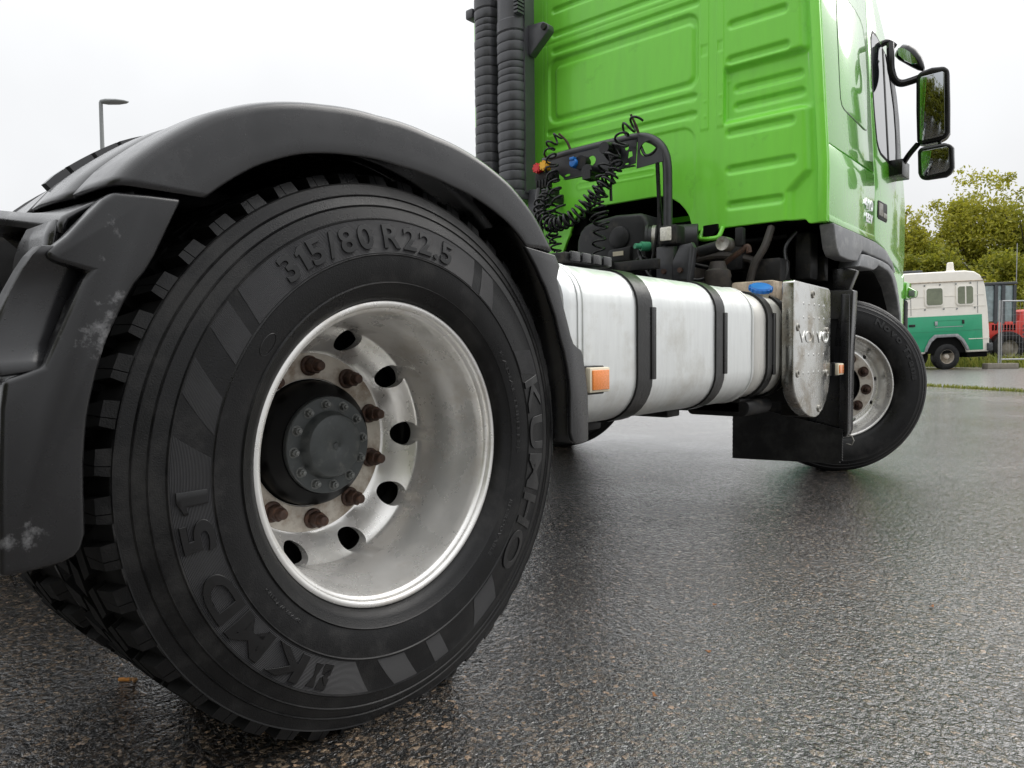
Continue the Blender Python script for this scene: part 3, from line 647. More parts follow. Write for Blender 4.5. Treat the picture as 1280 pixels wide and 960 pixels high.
# pressed ring beads at both tank ends and along the side
for y, r in ((.690,.004),(.666,.0035),(1.862,.004)):
    MB().tube([(p[0]+.0005, y, p[1]) for p in TP], r, 8, closed=True).obj('tank_bead', 'alu', tk)
TP2 = rrect(.56, 1.188, .500, .945, .115, .135)
tk2 = tank(TP2, 1.912, 2.38).obj('urea_tank', 'alu2', truck, ang=40)
def strap(prof, y0, y1, t, parent, zl=.62, zh=.845):
    mb = MB(); n = len(prof); cx = sum(p[0] for p in prof)/n; cz = sum(p[1] for p in prof)/n
    def off(p, d):
        i = prof.index(p); a = prof[i-1]; b_ = prof[(i+1) % n]; tx, tz = b_[0]-a[0], b_[1]-a[1]; l = math.hypot(tx, tz) or 1; nx, nz = tz/l, -tx/l; return (p[0]+nx*d, p[1]+nz*d)
    a = [off(p, t) for p in prof]; b_ = [off(p, -.003) for p in prof]
    vs = [(p[0], y0, p[1]) for p in a]+[(p[0], y1, p[1]) for p in a]+[(p[0], y0, p[1]) for p in b_]+[(p[0], y1, p[1]) for p in b_]
    fs = []
    for i in range(n):
        j = (i+1) % n
        fs += [(i,j,n+j,n+i),(2*n+i,2*n+j,j,i),(n+i,n+j,3*n+j,3*n+i)]
    mb.add(vs, fs); o = mb.obj('tank_strap', 'strap', parent, ang=40)
    xs = max(p[0] for p in prof)
    MB().box((xs+t-.002, y1-.012, zl), (xs+t+.004, y1+.018, zh)).obj('strap_pad', 'strap', o, bevel=.003)
strap(TP, .972, 1.060, .007, tk); strap(TP, 1.520, 1.592, .007, tk)
strap(TP2, 2.030, 2.095, .010, tk2, .60, .86); strap(TP2, 2.225, 2.285, .010, tk2, .60, .84)
# unseen far-side tank, added for the shade it gives under the chassis
tank([(-p[0], p[1]) for p in TP], .7, 2.3).obj('fuel_tank', 'alu', truck, ang=40)
for lo, hi in (((.40,.92,.52),(.56,1.1,1.0)),((.40,1.5,.52),(.56,1.62,1.0)),((.45,.95,.455),(1.02,1.05,.485)),((.45,1.5,.455),(1.02,1.6,.485)),((.45,1.98,.44),(1.1,2.1,.50))):
    MB().box(lo, hi).obj('tank_bracket', 'chassis', truck, bevel=.006)
# black step tread on top of the tank's rear end
st = empty('tank_step', (0,0,0), truck)
MB().box((.80,.80,.975),(1.06,1.045,1.004)).obj('step_plate', 'chassis', st, bevel=.004)
for k in range(4): MB().box((1.0625,.815+.058*k,.978),(1.072,.862+.058*k,1.007)).obj('step_block', 'plastic', st, bevel=.003)
# blue filler cap with white neck
cp = empty('filler_cap', (1.09,2.215,.948), truck); cp.rotation_euler = (R(20), R(16), 0); cp.scale = (.86,.86,.86)
MB().lathe([(-.10,0),(-.10,.050),(.022,.043),(.022,0)], 32, axis='z').obj('filler_neck', 'cream', cp)
b_ = MB(); b_.lathe([(.0225,0),(.0225,.052),(.028,.056),(.040,.056),(.048,.050),(.050,.03),(.050,0)], 40, axis='z')
for k in range(16):
    a = R(22.5*k); b_.box((.053,-.006,.026),(.060,.006,.042), Matrix.Rotation(a,3,'Z'), (0,0,.034))
b_.obj('cap_top', 'blue', cp)
MB().box((.92,2.30,.85),(1.12,2.55,1.018)).obj('battery_box', 'tan', truck, bevel=.012)
MB().box((.75,2.385,.46),(1.15,2.60,.90)).obj('battery_box', 'chassis', truck, bevel=.012)
MB().prism(rrect(.86,1.14,.425,.49,.02,.04), 1.98, 2.24, 'xz').obj('lower_guard', 'chassis', truck, bevel=.006)
# polished side plate with raised dots and lettering
pp = [(2.178,.992),(2.186,1.000),(2.64,.992),(2.668,.986),(2.680,.968),(2.684,.86),(2.684,.60),(2.678,.555),(2.660,.505),(2.625,.458),(2.575,.420),(2.520,.398),(2.470,.392),(2.400,.402),(2.330,.425),(2.270,.456),(2.222,.492),(2.196,.524),(2.180,.57),(2.178,.75)]
pl = empty('step_cover', (0,0,0), truck)
MB().prism(pp, 1.20, 1.252).obj('cover_plate', 'plate', pl, bevel=.010, seg=3, ang=50)
MB().prism([(max(p[0]+.006,2.40) if p[0] < 2.4 else p[0]-.01, p[1]*.99+.004) for p in pp], 1.12, 1.203).obj('cover_edge', 'chassis', pl, bevel=.006)
flat_text('cover_lettering', 'VOLVO', .052, (1.2525,2.245,.735), pl, 'plate', width=.40, bold=.0, depth=.002)
def dome(mb, y, z, r, h=.006): mb.lathe([(0,0),(0,r),(h*.6,r*.8),(h,r*.35),(h,0)], 12, c=(1.2515,y,z))
dd = MB()
for row, z in enumerate((.905,.845,.815,.680,.640,.60,.560)):
    for k in range(6):
        if row in (0,1,3,5) and k < 5: dome(dd, 2.30+.070*k, z, .0070, .0025)
dd.obj('raised_dot', 'plate', pl); pl.children[-1]['kind'] = 'stuff'
for y, z in ((2.42,.95),(2.225,.80),(2.63,.79),(2.225,.60),(2.63,.59),(2.52,.43)):
    s_ = MB(); s_.lathe([(0,0),(0,.017),(.005,.016),(.006,.011),(.002,.009),(.002,0)], 20, c=(1.2515,y,z)); s_.obj('screw', 'metal', pl)
# side marker lamps
def marker(c, wy, hz, dx_=.03):
    e = empty('side_marker', c, truck)
    MB().box((-.03,-wy/2-.008,-hz/2-.006),(-.002,wy/2-.006,hz/2+.004)).obj('marker_bracket', 'chassis', e, bevel=.003)
    MB().box((-.004,-wy/2,-hz/2),(.014,wy/2,hz/2)).obj('marker_frame', 'cream', e, bevel=.004)
    MB().box((.012,-wy/2+.009,-hz/2+.007),(.018,wy/2-.009,hz/2-.007)).obj('marker_lens', 'orange', e, bevel=.002)
    return e
marker((1.225,.712,.633), .098, .068)
mk = marker((1.255,2.80,.605), .085, .056)
MB().box((-.05,-.10,-.03),(-.012,-.01,.025)).obj('marker_arm', 'chassis', mk)

# ---------------------------------------------------------------- front wheel (steered to the right)
s_ang = R(-51.5)
fw = empty('front_wheel', (1.094, 3.414, .493), truck)
fw.rotation_euler = (0, 0, s_ang)
FP = [(-.004,.298),(.008,.304),(.018,.316),(.022,.33),(.0285,.35),(.031,.38),(.029,.41),(.024,.43),(.0245,.433),(.022,.436),(.016,.452),(.0165,.455),(.013,.458),(.006,.470),(.0065,.473),(.002,.476),(-.004,.486),(-.012,.4925),(-.030,.4945)]
grooves = [(-.052,.4965),(-.054,.486),(-.062,.486),(-.064,.4972),(-.100,.498),(-.102,.486),(-.110,.486),(-.112,.4985),(-.128,.4985)]
fpf = FP+grooves; xcf = -.128
fpf = fpf + [(2*xcf-x, r) for x, r in fpf[-2::-1]]
MB().lathe(fpf, 128, closed=True).obj('tyre', 'rubber', fw, ang=25)
fside = lambda r: float(np.interp(r, [.35,.38,.41,.43], [.0287,.0311,.0292,.0243]))
wheel_text('tyre_lettering', 'Novo Trans', .388, .422, 64, 4, fside, fw, bold=.0016, depth=.0035)
frp = [(.002,.2995),(.004,.296),(.003,.290),(-.002,.286),(-.010,.284),(-.016,.278),(-.045,.272),(-.066,.262),(-.078,.250),(-.080,.244),(-.070,.238),(-.058,.228),(-.052,.215),(-.050,.205),(-.050,.128),(-.062,.128),(-.062,.20),(-.075,.225),(-.10,.25),(-.10,.285),(-.03,.292),(-.008,.298)]
frim = MB().lathe(frp, 128, closed=True).obj('rim', 'rim', fw, ang=45)
fc = MB()
for k in range(10):
    a = R(36*k+9); c0 = (.227*math.cos(a), .227*math.sin(a)); n = 16
    hexa(fc, c0, .013, -.2, .1, 0, n)
cut(frim, fc.mesh('c', flat=True), 45)
MB().lathe([(-.0505,.129),(-.0475,.131),(-.0475,.206),(-.0507,.208)], 96, closed=True).obj('disc_face', 'disc', fw)
MB().lathe([(-.12,.0),(-.12,.127),(-.035,.126),(-.030,.120),(-.045,.112),(-.052,.09),(-.052,0)], 64).obj('hub', 'hubblack', fw)
MB().lathe([(-.20,0),(-.20,.20),(-.14,.24),(-.14,0)], 48).obj('brake_drum', 'engine', fw)
fn = MB(); fn.lathe([(0,0),(0,.029),(.004,.030),(.006,.028),(.0035,.025),(.0035,0)], 24); hexa(fn, (0,0), .0178, .003, .026); fn.lathe([(.026,0),(.026,.0115),(.036,.011),(.037,.009),(.037,0)], 16)
fn_me = fn.mesh('wheel_nut', bevel=.0008, seg=1)
for k in range(10):
    a = R(36*k-9); b_ = link('wheel_nut', fn_me, 'rust', fw, (-.0476, .1675*math.cos(a), .1675*math.sin(a))); b_.rotation_euler = (k, 0, 0)
c = copy_tree(fw, truck); c.location = (-.98, 3.50, .493); c.rotation_euler = (0, 0, math.pi+R(-42))

# ---------------------------------------------------------------- cab
cab = empty('cab', (0,0,0), truck)
YB = 2.700
def sm_(e0, e1, x): t = np.clip((x-e0)/(e1-e0), 0, 1); return t*t*(3-2*t)
def sdrr(x, z, x0, x1, z0, z1, r):
    cx, cz, hx, hz = (x0+x1)/2, (z0+z1)/2, (x1-x0)/2-r, (z1-z0)/2-r
    qx, qz = np.abs(x-cx)-hx, np.abs(z-cz)-hz
    return np.hypot(np.maximum(qx,0), np.maximum(qz,0)) + np.minimum(np.maximum(qx,qz),0) - r
def wall_depth(x, z):
    d = np.zeros_like(x)
    d += -.016*sm_(.008,-.010, sdrr(x,z,-.440,.557,2.112,2.500,.062))
    d += .011*sm_(.006,-.012, sdrr(x,z,-.392,.533,2.142,2.452,.035))
    for z0, xa, xb in ((2.547,-.415,.566),(2.647,-.415,.80),(2.792,-.41,.80),(2.060,-.455,.554),(1.966,-.455,.554)):
        d += -.011*sm_(.006,-.008, sdrr(x,z,xa,min(xb,.566),z0-.017,z0+.017,.0165))
    d += -.004*sm_(.004,-.004, sdrr(x,z,-.60,.58,2.598,2.604,.003))
    for z0, xa, xb in ((2.560,.73,1.05),(2.376,.727,1.05),(2.198,.721,1.058),(2.054,.750,1.120),(1.963,.750,1.124),(1.828,.719,1.075),(1.637,.721,1.078),(1.454,.722,1.016)):
        d += -.014*sm_(.007,-.010, sdrr(x,z,xa,xb,z0-.021,z0+.021,.020))
    # stepped right half: proud panels, a recessed band and a recessed corner column
    xb = np.where(z > 2.15, 1.135, np.interp(z, [1.2,1.485,1.575,1.88,1.90], [1.043,1.043,1.135,1.135,1.09]))
    proud = sm_(.022,-.022, x-xb)
    band = sm_(2.178,2.140, z)*sm_(1.868,1.908, z)
    proud = proud*(1-band)
    low = -.026*(1-proud) - .010*band*sm_(1.180,1.130,x)
    d += low*sm_(.698,.712, x)
    # raised vertical rails with lap joints
    for xa, xb2 in ((.572,.618),(.664,.702)):
        d += .0035*sm_(.003,-.002, np.abs(x-(xa+xb2)/2)-(xb2-xa)/2)*sm_(1.868,1.874,z)
        d += -.003*sm_(.004,-.003, np.maximum(np.abs(x-(xa+xb2)/2)-(xb2-xa)/2+.004, np.abs(z-2.286)-.026))
    for xs_ in (-.482,-.452): d += -.003*sm_(.004,-.001, np.abs(x-xs_))*sm_(1.75,1.76,z)
    # pressed field above the engine cut-out
    d += -.007*sm_(.008,-.008, sdrr(x,z,-.46,.540,1.40,1.905,.075))
    d += .004*sm_(.005,-.005, np.abs(sdrr(x,z,-.230,.30,1.684,1.722,.018))-.003)
    for px_, pz_ in ((.60,2.02),(.60,1.94),(.685,2.03),(.685,1.93),(.72,1.90),(.72,2.10)): d += .003*sm_(.010,.004, np.hypot(x-px_, z-pz_))
    d += -.02*sm_(-1.03,-1.075,x)*1
    return d
def wall_bottom(x):
    return np.interp(x, [-1.08,-.345,-.300,-.255,-.20,-.03,.28,.34,.374,.41,.45,.482,.506,.522,.536,.545,.71,1.03,1.112,1.120,1.132,1.138,1.222],
                        [1.30,1.30,1.40,1.51,1.548,1.563,1.565,1.560,1.552,1.535,1.507,1.472,1.433,1.390,1.352,1.342,1.343,1.344,1.3415,1.340,1.322,1.3185,1.317])
xs = list(np.arange(-1.08, 1.2225, .0075))
for c_ in (.572,.618,.664,.702,-.482,-.452,1.2225): xs += [c_+d_ for d_ in (-.004,-.002,0,.002,.004) if c_+d_ <= 1.2225]
xs = np.array(sorted(set(np.round(xs, 5)))); zs = np.linspace(0, 1, 250)
ZT = 3.05
Xg = np.tile(xs, (len(zs), 1)); zb = wall_bottom(xs); Zg = zb[None,:] + zs[:,None]*(ZT-zb[None,:])
Dg = wall_depth(Xg, Zg)
taper = .06*np.clip(Zg-1.6, 0, None)*np.clip((Xg-.9)/.32, 0, 1)
Xt = Xg - taper
nx_, nz_ = len(xs), len(zs)
V = np.stack([Xt.ravel(), (YB-.82*Dg).ravel(), Zg.ravel()], 1)
F = [(i*nx_+j, i*nx_+j+1, (i+1)*nx_+j+1, (i+1)*nx_+j) for i in range(nz_-1) for j in range(nx_-1)]
me = bpy.data.meshes.new('rear_wall'); me.from_pydata(V.tolist(), [], F); me.shade_smooth()
rear_wall = link('rear_wall', me, 'green', cab); sm = rear_wall.modifiers.new('thick', 'SOLIDIFY'); sm.thickness = .02; sm.offset = -1
def tilt(me, z0=1.6, k=.06):
    for v in me.vertices:
        if v.co.z > z0: v.co.x -= k*(v.co.z-z0)*(1 if v.co.x > 0 else -1)
def side_part(name, poly, x0, x1, mtl, parent=None, bevel=.004, seg=2, cuts=True):
    mb = MB().prism(poly, x0, x1); me = mb.mesh(name, bevel=bevel, seg=seg, ang=40)
    if cuts:
        bm = bmesh.new(); bm.from_mesh(me); bmesh.ops.bisect_plane(bm, geom=bm.verts[:]+bm.edges[:]+bm.faces[:], plane_co=(0,0,1.6), plane_no=(0,0,1)); bm.to_mesh(me); bm.free()
        me.shade_smooth(); me.set_sharp_from_angle(angle=R(40))
    tilt(me); return link(name, me, mtl, parent or cab)
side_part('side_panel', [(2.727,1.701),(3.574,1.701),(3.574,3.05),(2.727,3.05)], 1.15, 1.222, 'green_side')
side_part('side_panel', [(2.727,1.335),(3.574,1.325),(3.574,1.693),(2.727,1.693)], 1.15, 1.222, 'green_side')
side_part('corner_trim', [(2.70,1.318),(2.721,1.318),(2.721,3.05),(2.70,3.05)], 1.18, 1.2225, 'green', bevel=.003)
side_part('door_sill', [(2.735,1.322),(3.572,1.315),(3.572,1.345),(2.735,1.352)], 1.19, 1.2255, 'green_side', bevel=.003)
hatch = [(2.975,2.05),(2.977,1.970),(2.995,1.938),(3.037,1.926),(3.40,1.908),(3.450,1.915),(3.478,1.945),(3.500,2.10),(3.519,2.241),(3.515,2.36),(3.507,2.434),(3.480,2.492),(3.434,2.521),(3.34,2.540),(3.05,2.545),(2.995,2.52),(2.985,2.45)]
side_part('side_hatch', hatch, 1.21, 1.2245, 'green_side', bevel=.003)
ht = MB(); ht.tube([(1.2225-.06*max(0,z-1.6), y, z) for y, z in hatch], .0022, 6, closed=True); ht.obj('hatch_seal', 'strap', cab)
door_poly = [(3.582,1.325),(3.80,1.296),(3.96,1.240),(4.10,1.213),(4.30,1.165),(4.333,1.30),(4.335,1.50),(4.327,1.70),(4.310,1.86),(4.290,2.10),(4.255,2.25),(4.16,2.48),(3.98,2.64),(3.84,2.77),(3.60,2.98),(3.582,2.98)]
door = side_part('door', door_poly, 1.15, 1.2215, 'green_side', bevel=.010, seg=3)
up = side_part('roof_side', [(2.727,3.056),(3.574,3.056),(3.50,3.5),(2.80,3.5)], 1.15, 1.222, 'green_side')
# window of the door: frame, glass, divider
gl = [(3.655,2.475),(3.646,2.35),(3.640,2.20),(3.652,2.05),(3.676,1.91),(3.705,1.872),(3.752,1.850),(3.90,1.838),(4.075,1.826),(4.205,1.822),(4.232,1.845),(4.250,2.0),(4.250,2.16),(4.215,2.30),(4.148,2.42),(4.04,2.475),(3.92,2.507),(3.781,2.537),(3.70,2.530)]
def scaled(poly, s): cy = sum(p[0] for p in poly)/len(poly); cz = sum(p[1] for p in poly)/len(poly); return [(cy+(p[0]-cy)*s, cz+(p[1]-cz)*s) for p in poly]
wf = side_part('door_window', scaled(gl, 1.05), 1.205, 1.2235, 'chassis', bevel=.003)
side_part('window_glass', gl, 1.21, 1.2250, 'glass', wf, bevel=.001, seg=1)
side_part('window_divider', [(3.90,1.838),(3.935,1.836),(3.935,2.50),(3.90,2.508)], 1.22, 1.2275, 'chassis', wf, bevel=.002)
side_part('window_pillar', [(3.98,2.497),(4.148,2.42),(4.215,2.30),(4.250,2.16),(4.250,2.0),(4.232,1.845),(4.205,1.822),(4.10,1.826),(4.13,1.93),(4.140,2.05),(4.125,2.20),(4.06,2.36)], 1.22, 1.2285, 'gloss_black', wf, bevel=.001)
# handle
hd = side_part('door_handle', [(3.628,1.462),(3.632,1.548),(3.645,1.558),(3.835,1.560),(3.845,1.545),(3.848,1.465),(3.835,1.452),(3.650,1.452)], 1.20, 1.2265, 'chassis', bevel=.004)
side_part('handle_lever', [(3.645,1.472),(3.645,1.545),(3.735,1.547),(3.735,1.472)], 1.22, 1.2300, 'metal', hd, bevel=.003)
side_part('handle_cup', [(3.75,1.470),(3.75,1.500),(3.83,1.500),(3.83,1.470)], 1.22, 1.2295, 'metal', hd, bevel=.003)
flat_text('model_badge', '410', .056, (1.2225,3.355,1.475), cab, 'chrome', width=.17, bold=.002, depth=.003)
flat_text('model_badge', 'EEV', .046, (1.2225,3.385,1.405), cab, 'chrome', width=.14, bold=.002, depth=.003)
# front face, roof and left side of the cab (mostly out of view)
fc_ = MB()
fprof = [(4.315,.45),(4.345,.80),(4.345,1.30),(4.345,1.62),(4.32,1.84),(4.28,2.15),(4.15,2.48),(3.83,2.78),(3.60,2.98)]
rows = []
for y, z in fprof:
    k = .06*max(0, z-1.6); rows.append([(1.205-k,y-.05,z),(1.19-k,y-.012,z),(1.15-k,y+.03,z),(1.05-k,y+.075,z),(.6-k,y+.14,z),(0,y+.17,z),(-.6,y+.14,z),(-1.1,y+.05,z),(-1.2,y-.03,z)])
fc_.grid(rows); o = fc_.obj('cab_front', 'green_side', cab, ang=60); o.modifiers.new('t', 'SOLIDIFY').thickness = .02
lf = MB(); lf.prism([(2.90,1.30),(4.30,1.18),(4.30,1.8),(3.9,2.7),(3.55,3.04),(2.90,3.04)], -1.20, -1.16); lf.box((-1.06,2.72,3.03),(1.10,3.6,3.05)); lf.prism([(-1.075,2.715),(-1.195,2.90),(-1.15,2.92),(-1.03,2.74)], 1.32, 3.03, 'xy'); lf.obj('left_side', 'green_side', cab)
# lower green corner and lamp at the front
side_part('front_corner', [(3.962,1.232),(4.10,1.205),(4.297,1.157),(4.335,1.19),(4.345,1.0),(4.345,.55),(4.25,.55),(4.235,.80),(4.19,.95),(4.12,1.06),(4.05,1.13)], 1.12, 1.2205, 'green_side', bevel=.010, seg=3, cuts=False)
cl = empty('corner_lamp', (0,0,0), cab)
MB().box((1.12,4.36,1.022),(1.232,4.50,1.135)).obj('lamp_housing', 'green_side', cl, bevel=.010)
MB().prism([(1.228,1.028),(1.272,1.036),(1.276,1.076),(1.228,1.106)], 4.40, 4.48, 'xz').obj('lamp_body', 'green_side', cl, bevel=.006)
MB().box((1.236,4.394,1.040),(1.270,4.401,1.080)).obj('lamp_lens', 'plastic_grey', cl, bevel=.002)
MB().box((1.10,4.38,.60),(1.222,4.47,1.02)).obj('bumper_corner', 'chassis', cab, bevel=.02)
# grey wheel-arch trims
ar = empty('wheel_arch', (0,0,0), truck)
a1 = [(2.772,1.316),(3.20,1.313),(3.575,1.306),(3.80,1.284),(3.955,1.228),(4.04,1.17),(3.99,1.16),(3.93,1.196),(3.83,1.214),(3.69,1.222),(3.45,1.226),(3.288,1.232),(3.245,1.205),(3.186,1.166),(3.03,1.160),(2.878,1.166),(2.83,1.20)]
MB().prism(a1, 1.165, 1.235).obj('arch_cover', 'plastic_grey', ar, bevel=.007, seg=3, ang=50)
a2 = [(3.267,1.212),(3.40,1.216),(3.692,1.210),(3.83,1.200),(3.951,1.172),(4.04,1.11),(4.098,1.035),(4.165,.92),(4.20,.80),(4.22,.66),(4.19,.66),(4.165,.80),(4.125,.91),(4.06,1.0),(3.99,1.07),(3.91,1.13),(3.82,1.160),(3.70,1.170),(3.60,1.178),(3.555,1.158),(3.489,1.142),(3.35,1.142),(3.20,1.140)]
MB().prism(a2, 1.13, 1.2425).obj('arch_lip', 'plastic_grey', ar, bevel=.008, seg=3, ang=50)
o = MB().grid([[(x, 3.55+.62*math.cos(R(8+16.4*k)), .55+.62*math.sin(R(8+16.4*k))) for x in (.55,.8,1.0,1.19)] for k in range(11)]).obj('arch_liner', 'engine', ar); o.modifiers.new('t', 'SOLIDIFY').thickness = .006
# mudguard panel behind the front wheel, flap
mp = [(1.050,.245),(1.235,.245),(1.248,.28),(1.252,.70),(1.262,.998),(1.256,1.006),(1.150,1.010),(1.10,1.01),(1.05,.98)]
MB().prism(mp, 3.02, 3.10, 'xz').obj('mudguard_panel', 'plastic', ar, bevel=.010, seg=3)
MB().box((1.205,3.005,.27),(1.248,3.022,.985)).obj('panel_strip', 'plastic', ar, bevel=.005)
MB().prism([(1.16,1.0),(1.235,1.0),(1.275,1.105),(1.21,1.125),(1.15,1.12)], 3.03, 3.09, 'xz').obj('panel_bracket', 'plastic', ar, bevel=.008)
MB().prism([(1.02,1.06),(1.12,1.06),(1.12,1.19),(1.05,1.19)], 3.02, 3.08, 'xz').obj('panel_bracket', 'chassis', ar, bevel=.006)
MB().box((.66,3.04,.20),(1.06,3.09,1.05)).obj('mudguard_panel', 'chassis', ar, bevel=.01)
fl_ = []
nfl = 26
for k in range(nfl+1): fl_.append((.632+.003*(k % 2), .40-.315*k/nfl))
for k in range(12): fl_.append((.66+.545*k/11, .085+.022*k/11))
for k in range(nfl+1): fl_.append((1.226-.004*(k % 2)-.012*(1 if k < 2 else 0), .112+.175*k/nfl))
MB().prism(fl_, 2.995, 3.007, 'xz').obj('mud_flap', 'flap', ar)
lp = MB().tube([(1.235,3.06,.252),(1.252,3.06,.25),(1.262,3.06,.225),(1.252,3.06,.202),(1.225,3.06,.205)], .004, 8).obj('flap_hook', 'metal', ar)

# mirrors
def rbox(mb, xz, y0, y1): mb.prism(xz, y0, y1, 'xz')
mi = empty('mirror', (0,0,0), truck)
mm_ = [(1.352,2.295),(1.372,2.316),(1.430,2.328),(1.495,2.322),(1.518,2.298),(1.524,2.12),(1.526,1.95),(1.512,1.922),(1.470,1.906),(1.385,1.900),(1.360,1.918),(1.354,2.1)]
MB().prism(mm_, 3.90, 4.02, 'xz').obj('mirror_shell', 'gloss_black', mi, bevel=.018, seg=3, ang=60)
MB().prism([(1.372,2.272),(1.380,2.284),(1.485,2.292),(1.494,2.282),(1.501,1.95),(1.490,1.934),(1.385,1.922),(1.374,1.934)], 3.893, 3.902, 'xz').obj('mirror_glass', 'mirrorglass', mi, bevel=.002)
mi2 = empty('mirror', (0,0,0), truck)
ml = [(1.368,1.862),(1.380,1.884),(1.50,1.890),(1.535,1.880),(1.549,1.855),(1.552,1.745),(1.540,1.712),(1.510,1.695),(1.405,1.692),(1.380,1.708),(1.370,1.74)]
MB().prism(ml, 3.90, 3.99, 'xz').obj('mirror_shell', 'gloss_black', mi2, bevel=.016, seg=3, ang=60)
MB().prism([(1.386,1.850),(1.395,1.862),(1.515,1.868),(1.526,1.856),(1.530,1.748),(1.515,1.730),(1.405,1.716),(1.390,1.728)], 3.893, 3.902, 'xz').obj('mirror_glass', 'mirrorglass', mi2, bevel=.002)
mi3 = empty('mirror', (0,0,0), truck)
fm = MB()
rows = []
pth = [(1.222,2.500),(1.25,2.498),(1.285,2.478),(1.32,2.445),(1.352,2.405),(1.374,2.366)]
for i, (x, z) in enumerate(pth):
    h_ = [.018,.042,.050,.048,.036,.012][i]; dpt = [.02,.05,.06,.055,.04,.015][i]; row = []
    for j in range(17):
        a = 2*math.pi*j/16; row.append((x+.55*h_*math.cos(a)*.6, 4.02+dpt*math.sin(a), z+h_*math.cos(a)))
    rows.append(row)
fm.grid(rows); fm.add(rows[0][:-1], [tuple(range(16))]); fm.add(rows[-1][:-1], [tuple(range(16))]); fm.obj('mirror_shell', 'gloss_black', mi3, ang=70)
gm = MB(); gm.prism([(1.245,2.505),(1.275,2.498),(1.31,2.465),(1.338,2.425),(1.352,2.388),(1.32,2.395),(1.28,2.425),(1.25,2.462)], 3.952, 3.966, 'xz'); gm.obj('mirror_glass', 'mirrorglass', mi3)
arm = MB()
arm.tube(smooth_path([(1.14,3.92,2.53),(1.19,3.93,2.548),(1.225,3.97,2.525)]), .018, 10); arm.tube(smooth_path([(1.21,3.92,2.53),(1.218,3.9,2.45),(1.222,3.9,2.37),(1.24,3.91,2.31),(1.27,3.93,2.285),(1.32,3.94,2.288),(1.37,3.95,2.30)]), .021, 10)
arm.obj('mirror_arm', 'gloss_black', mi)
arm = MB(); arm.tube(smooth_path([(1.20,4.12,1.80),(1.25,4.05,1.815),(1.31,3.97,1.862),(1.365,3.94,1.912)]), .017, 10); arm.box((1.20,3.93,1.745),(1.285,4.12,1.84)); arm.tube([(1.475,3.95,1.93),(1.475,3.95,1.87)], .010, 8)
arm.obj('mirror_arm', 'gloss_black', mi2, bevel=.006)

for e_, c_, az, el in ((mi, Vector((1.44,3.95,2.11)), 7.5, 5.5), (mi2, Vector((1.46,3.95,1.79)), 5.0, 10.0), (mi3, Vector((1.30,4.0,2.44)), 6.0, 14.0)):
    T_ = Matrix.Translation(c_) @ Matrix.Rotation(R(az),4,'Z') @ Matrix.Rotation(R(el),4,'X') @ Matrix.Translation(-c_)
    for o in e_.children:
        if e_ is not mi3 and o.name.startswith(('mirror_shell','mirror_glass')): o.data.transform(T_)
# ---------------------------------------------------------------- air ducts up the cab rear wall
def duct(name, cx, cy, rx, ry, z0, z1, ztop, seed):
    rr_ = random.Random(seed); rows = []; n = 40; z = z0; lv = []
    def rib(z, h, s): return [(z,.945*s),(z+.002,.975*s),(z+.006,.99*s),(z+h*.30,1.0*s),(z+h*.80,1.01*s),(z+h*.88,1.0*s),(z+h*.90,.945*s)]
    while z < z1-.02:
        h = .058 if int((z-z0)/.058) % 9 not in (3, 4) else .040; s = 1.0 if h > .05 else .955
        lv += rib(z, h, s); z += h
    lv += [(z,.93),(z+.01,1.0),(z+.07,1.0),(z+.075,.965),(ztop,.95)]
    for z, s in lv:
        rows.append([(cx+rx*s*math.copysign(abs(math.cos(a))**.8, math.cos(a)), cy+ry*s*math.copysign(abs(math.sin(a))**.8, math.sin(a)), z) for a in [2*math.pi*j/n for j in range(n+1)]])
    mb = MB(); mb.grid(rows); mb.add(rows[0][:-1], [tuple(range(n))]); return mb.obj(name, 'duct', truck, ang=32)
d1 = duct('air_duct', -.762, 2.52, .087, .10, 1.42, 2.80, 3.10, 1)
d2 = duct('air_duct', -.545, 2.50, .098, .105, 1.62, 2.62, 3.10, 2)
MB().box((-.452,2.47,1.66),(-.440,2.56,3.1)).obj('duct_seam', 'duct', d2)
for k in range(5): MB().box((-.468,2.40,2.70+.022*k),(-.437,2.46,2.712+.022*k)).obj('duct_tooth', 'duct', d2)
MB().box((-.90,2.44,2.80),(-.84,2.52,2.86)).obj('duct_clip', 'duct', d1, bevel=.01)
for z in (2.60, 1.63):
    bk_ = MB(); bk_.prism([(-.455,z-.085),(-.455,z+.055),(-.33,z+.045),(-.292,z+.02),(-.285,z-.015),(-.31,z-.035),(-.43,z-.13)], 2.50, 2.56, 'xz'); o = bk_.obj('duct_bracket', 'duct', d2, bevel=.008)
    MB().lathe([(2.485,0),(2.485,.018),(2.50,.02),(2.50,0)], 16, c=(-.315,0,z+.008), axis='y').obj('bracket_bolt', 'chassis', o)
    if z < 2: MB().box((-.36,2.56,z-.02),(-.33,2.70,z+.03)).obj('bracket_stay', 'chassis', o)

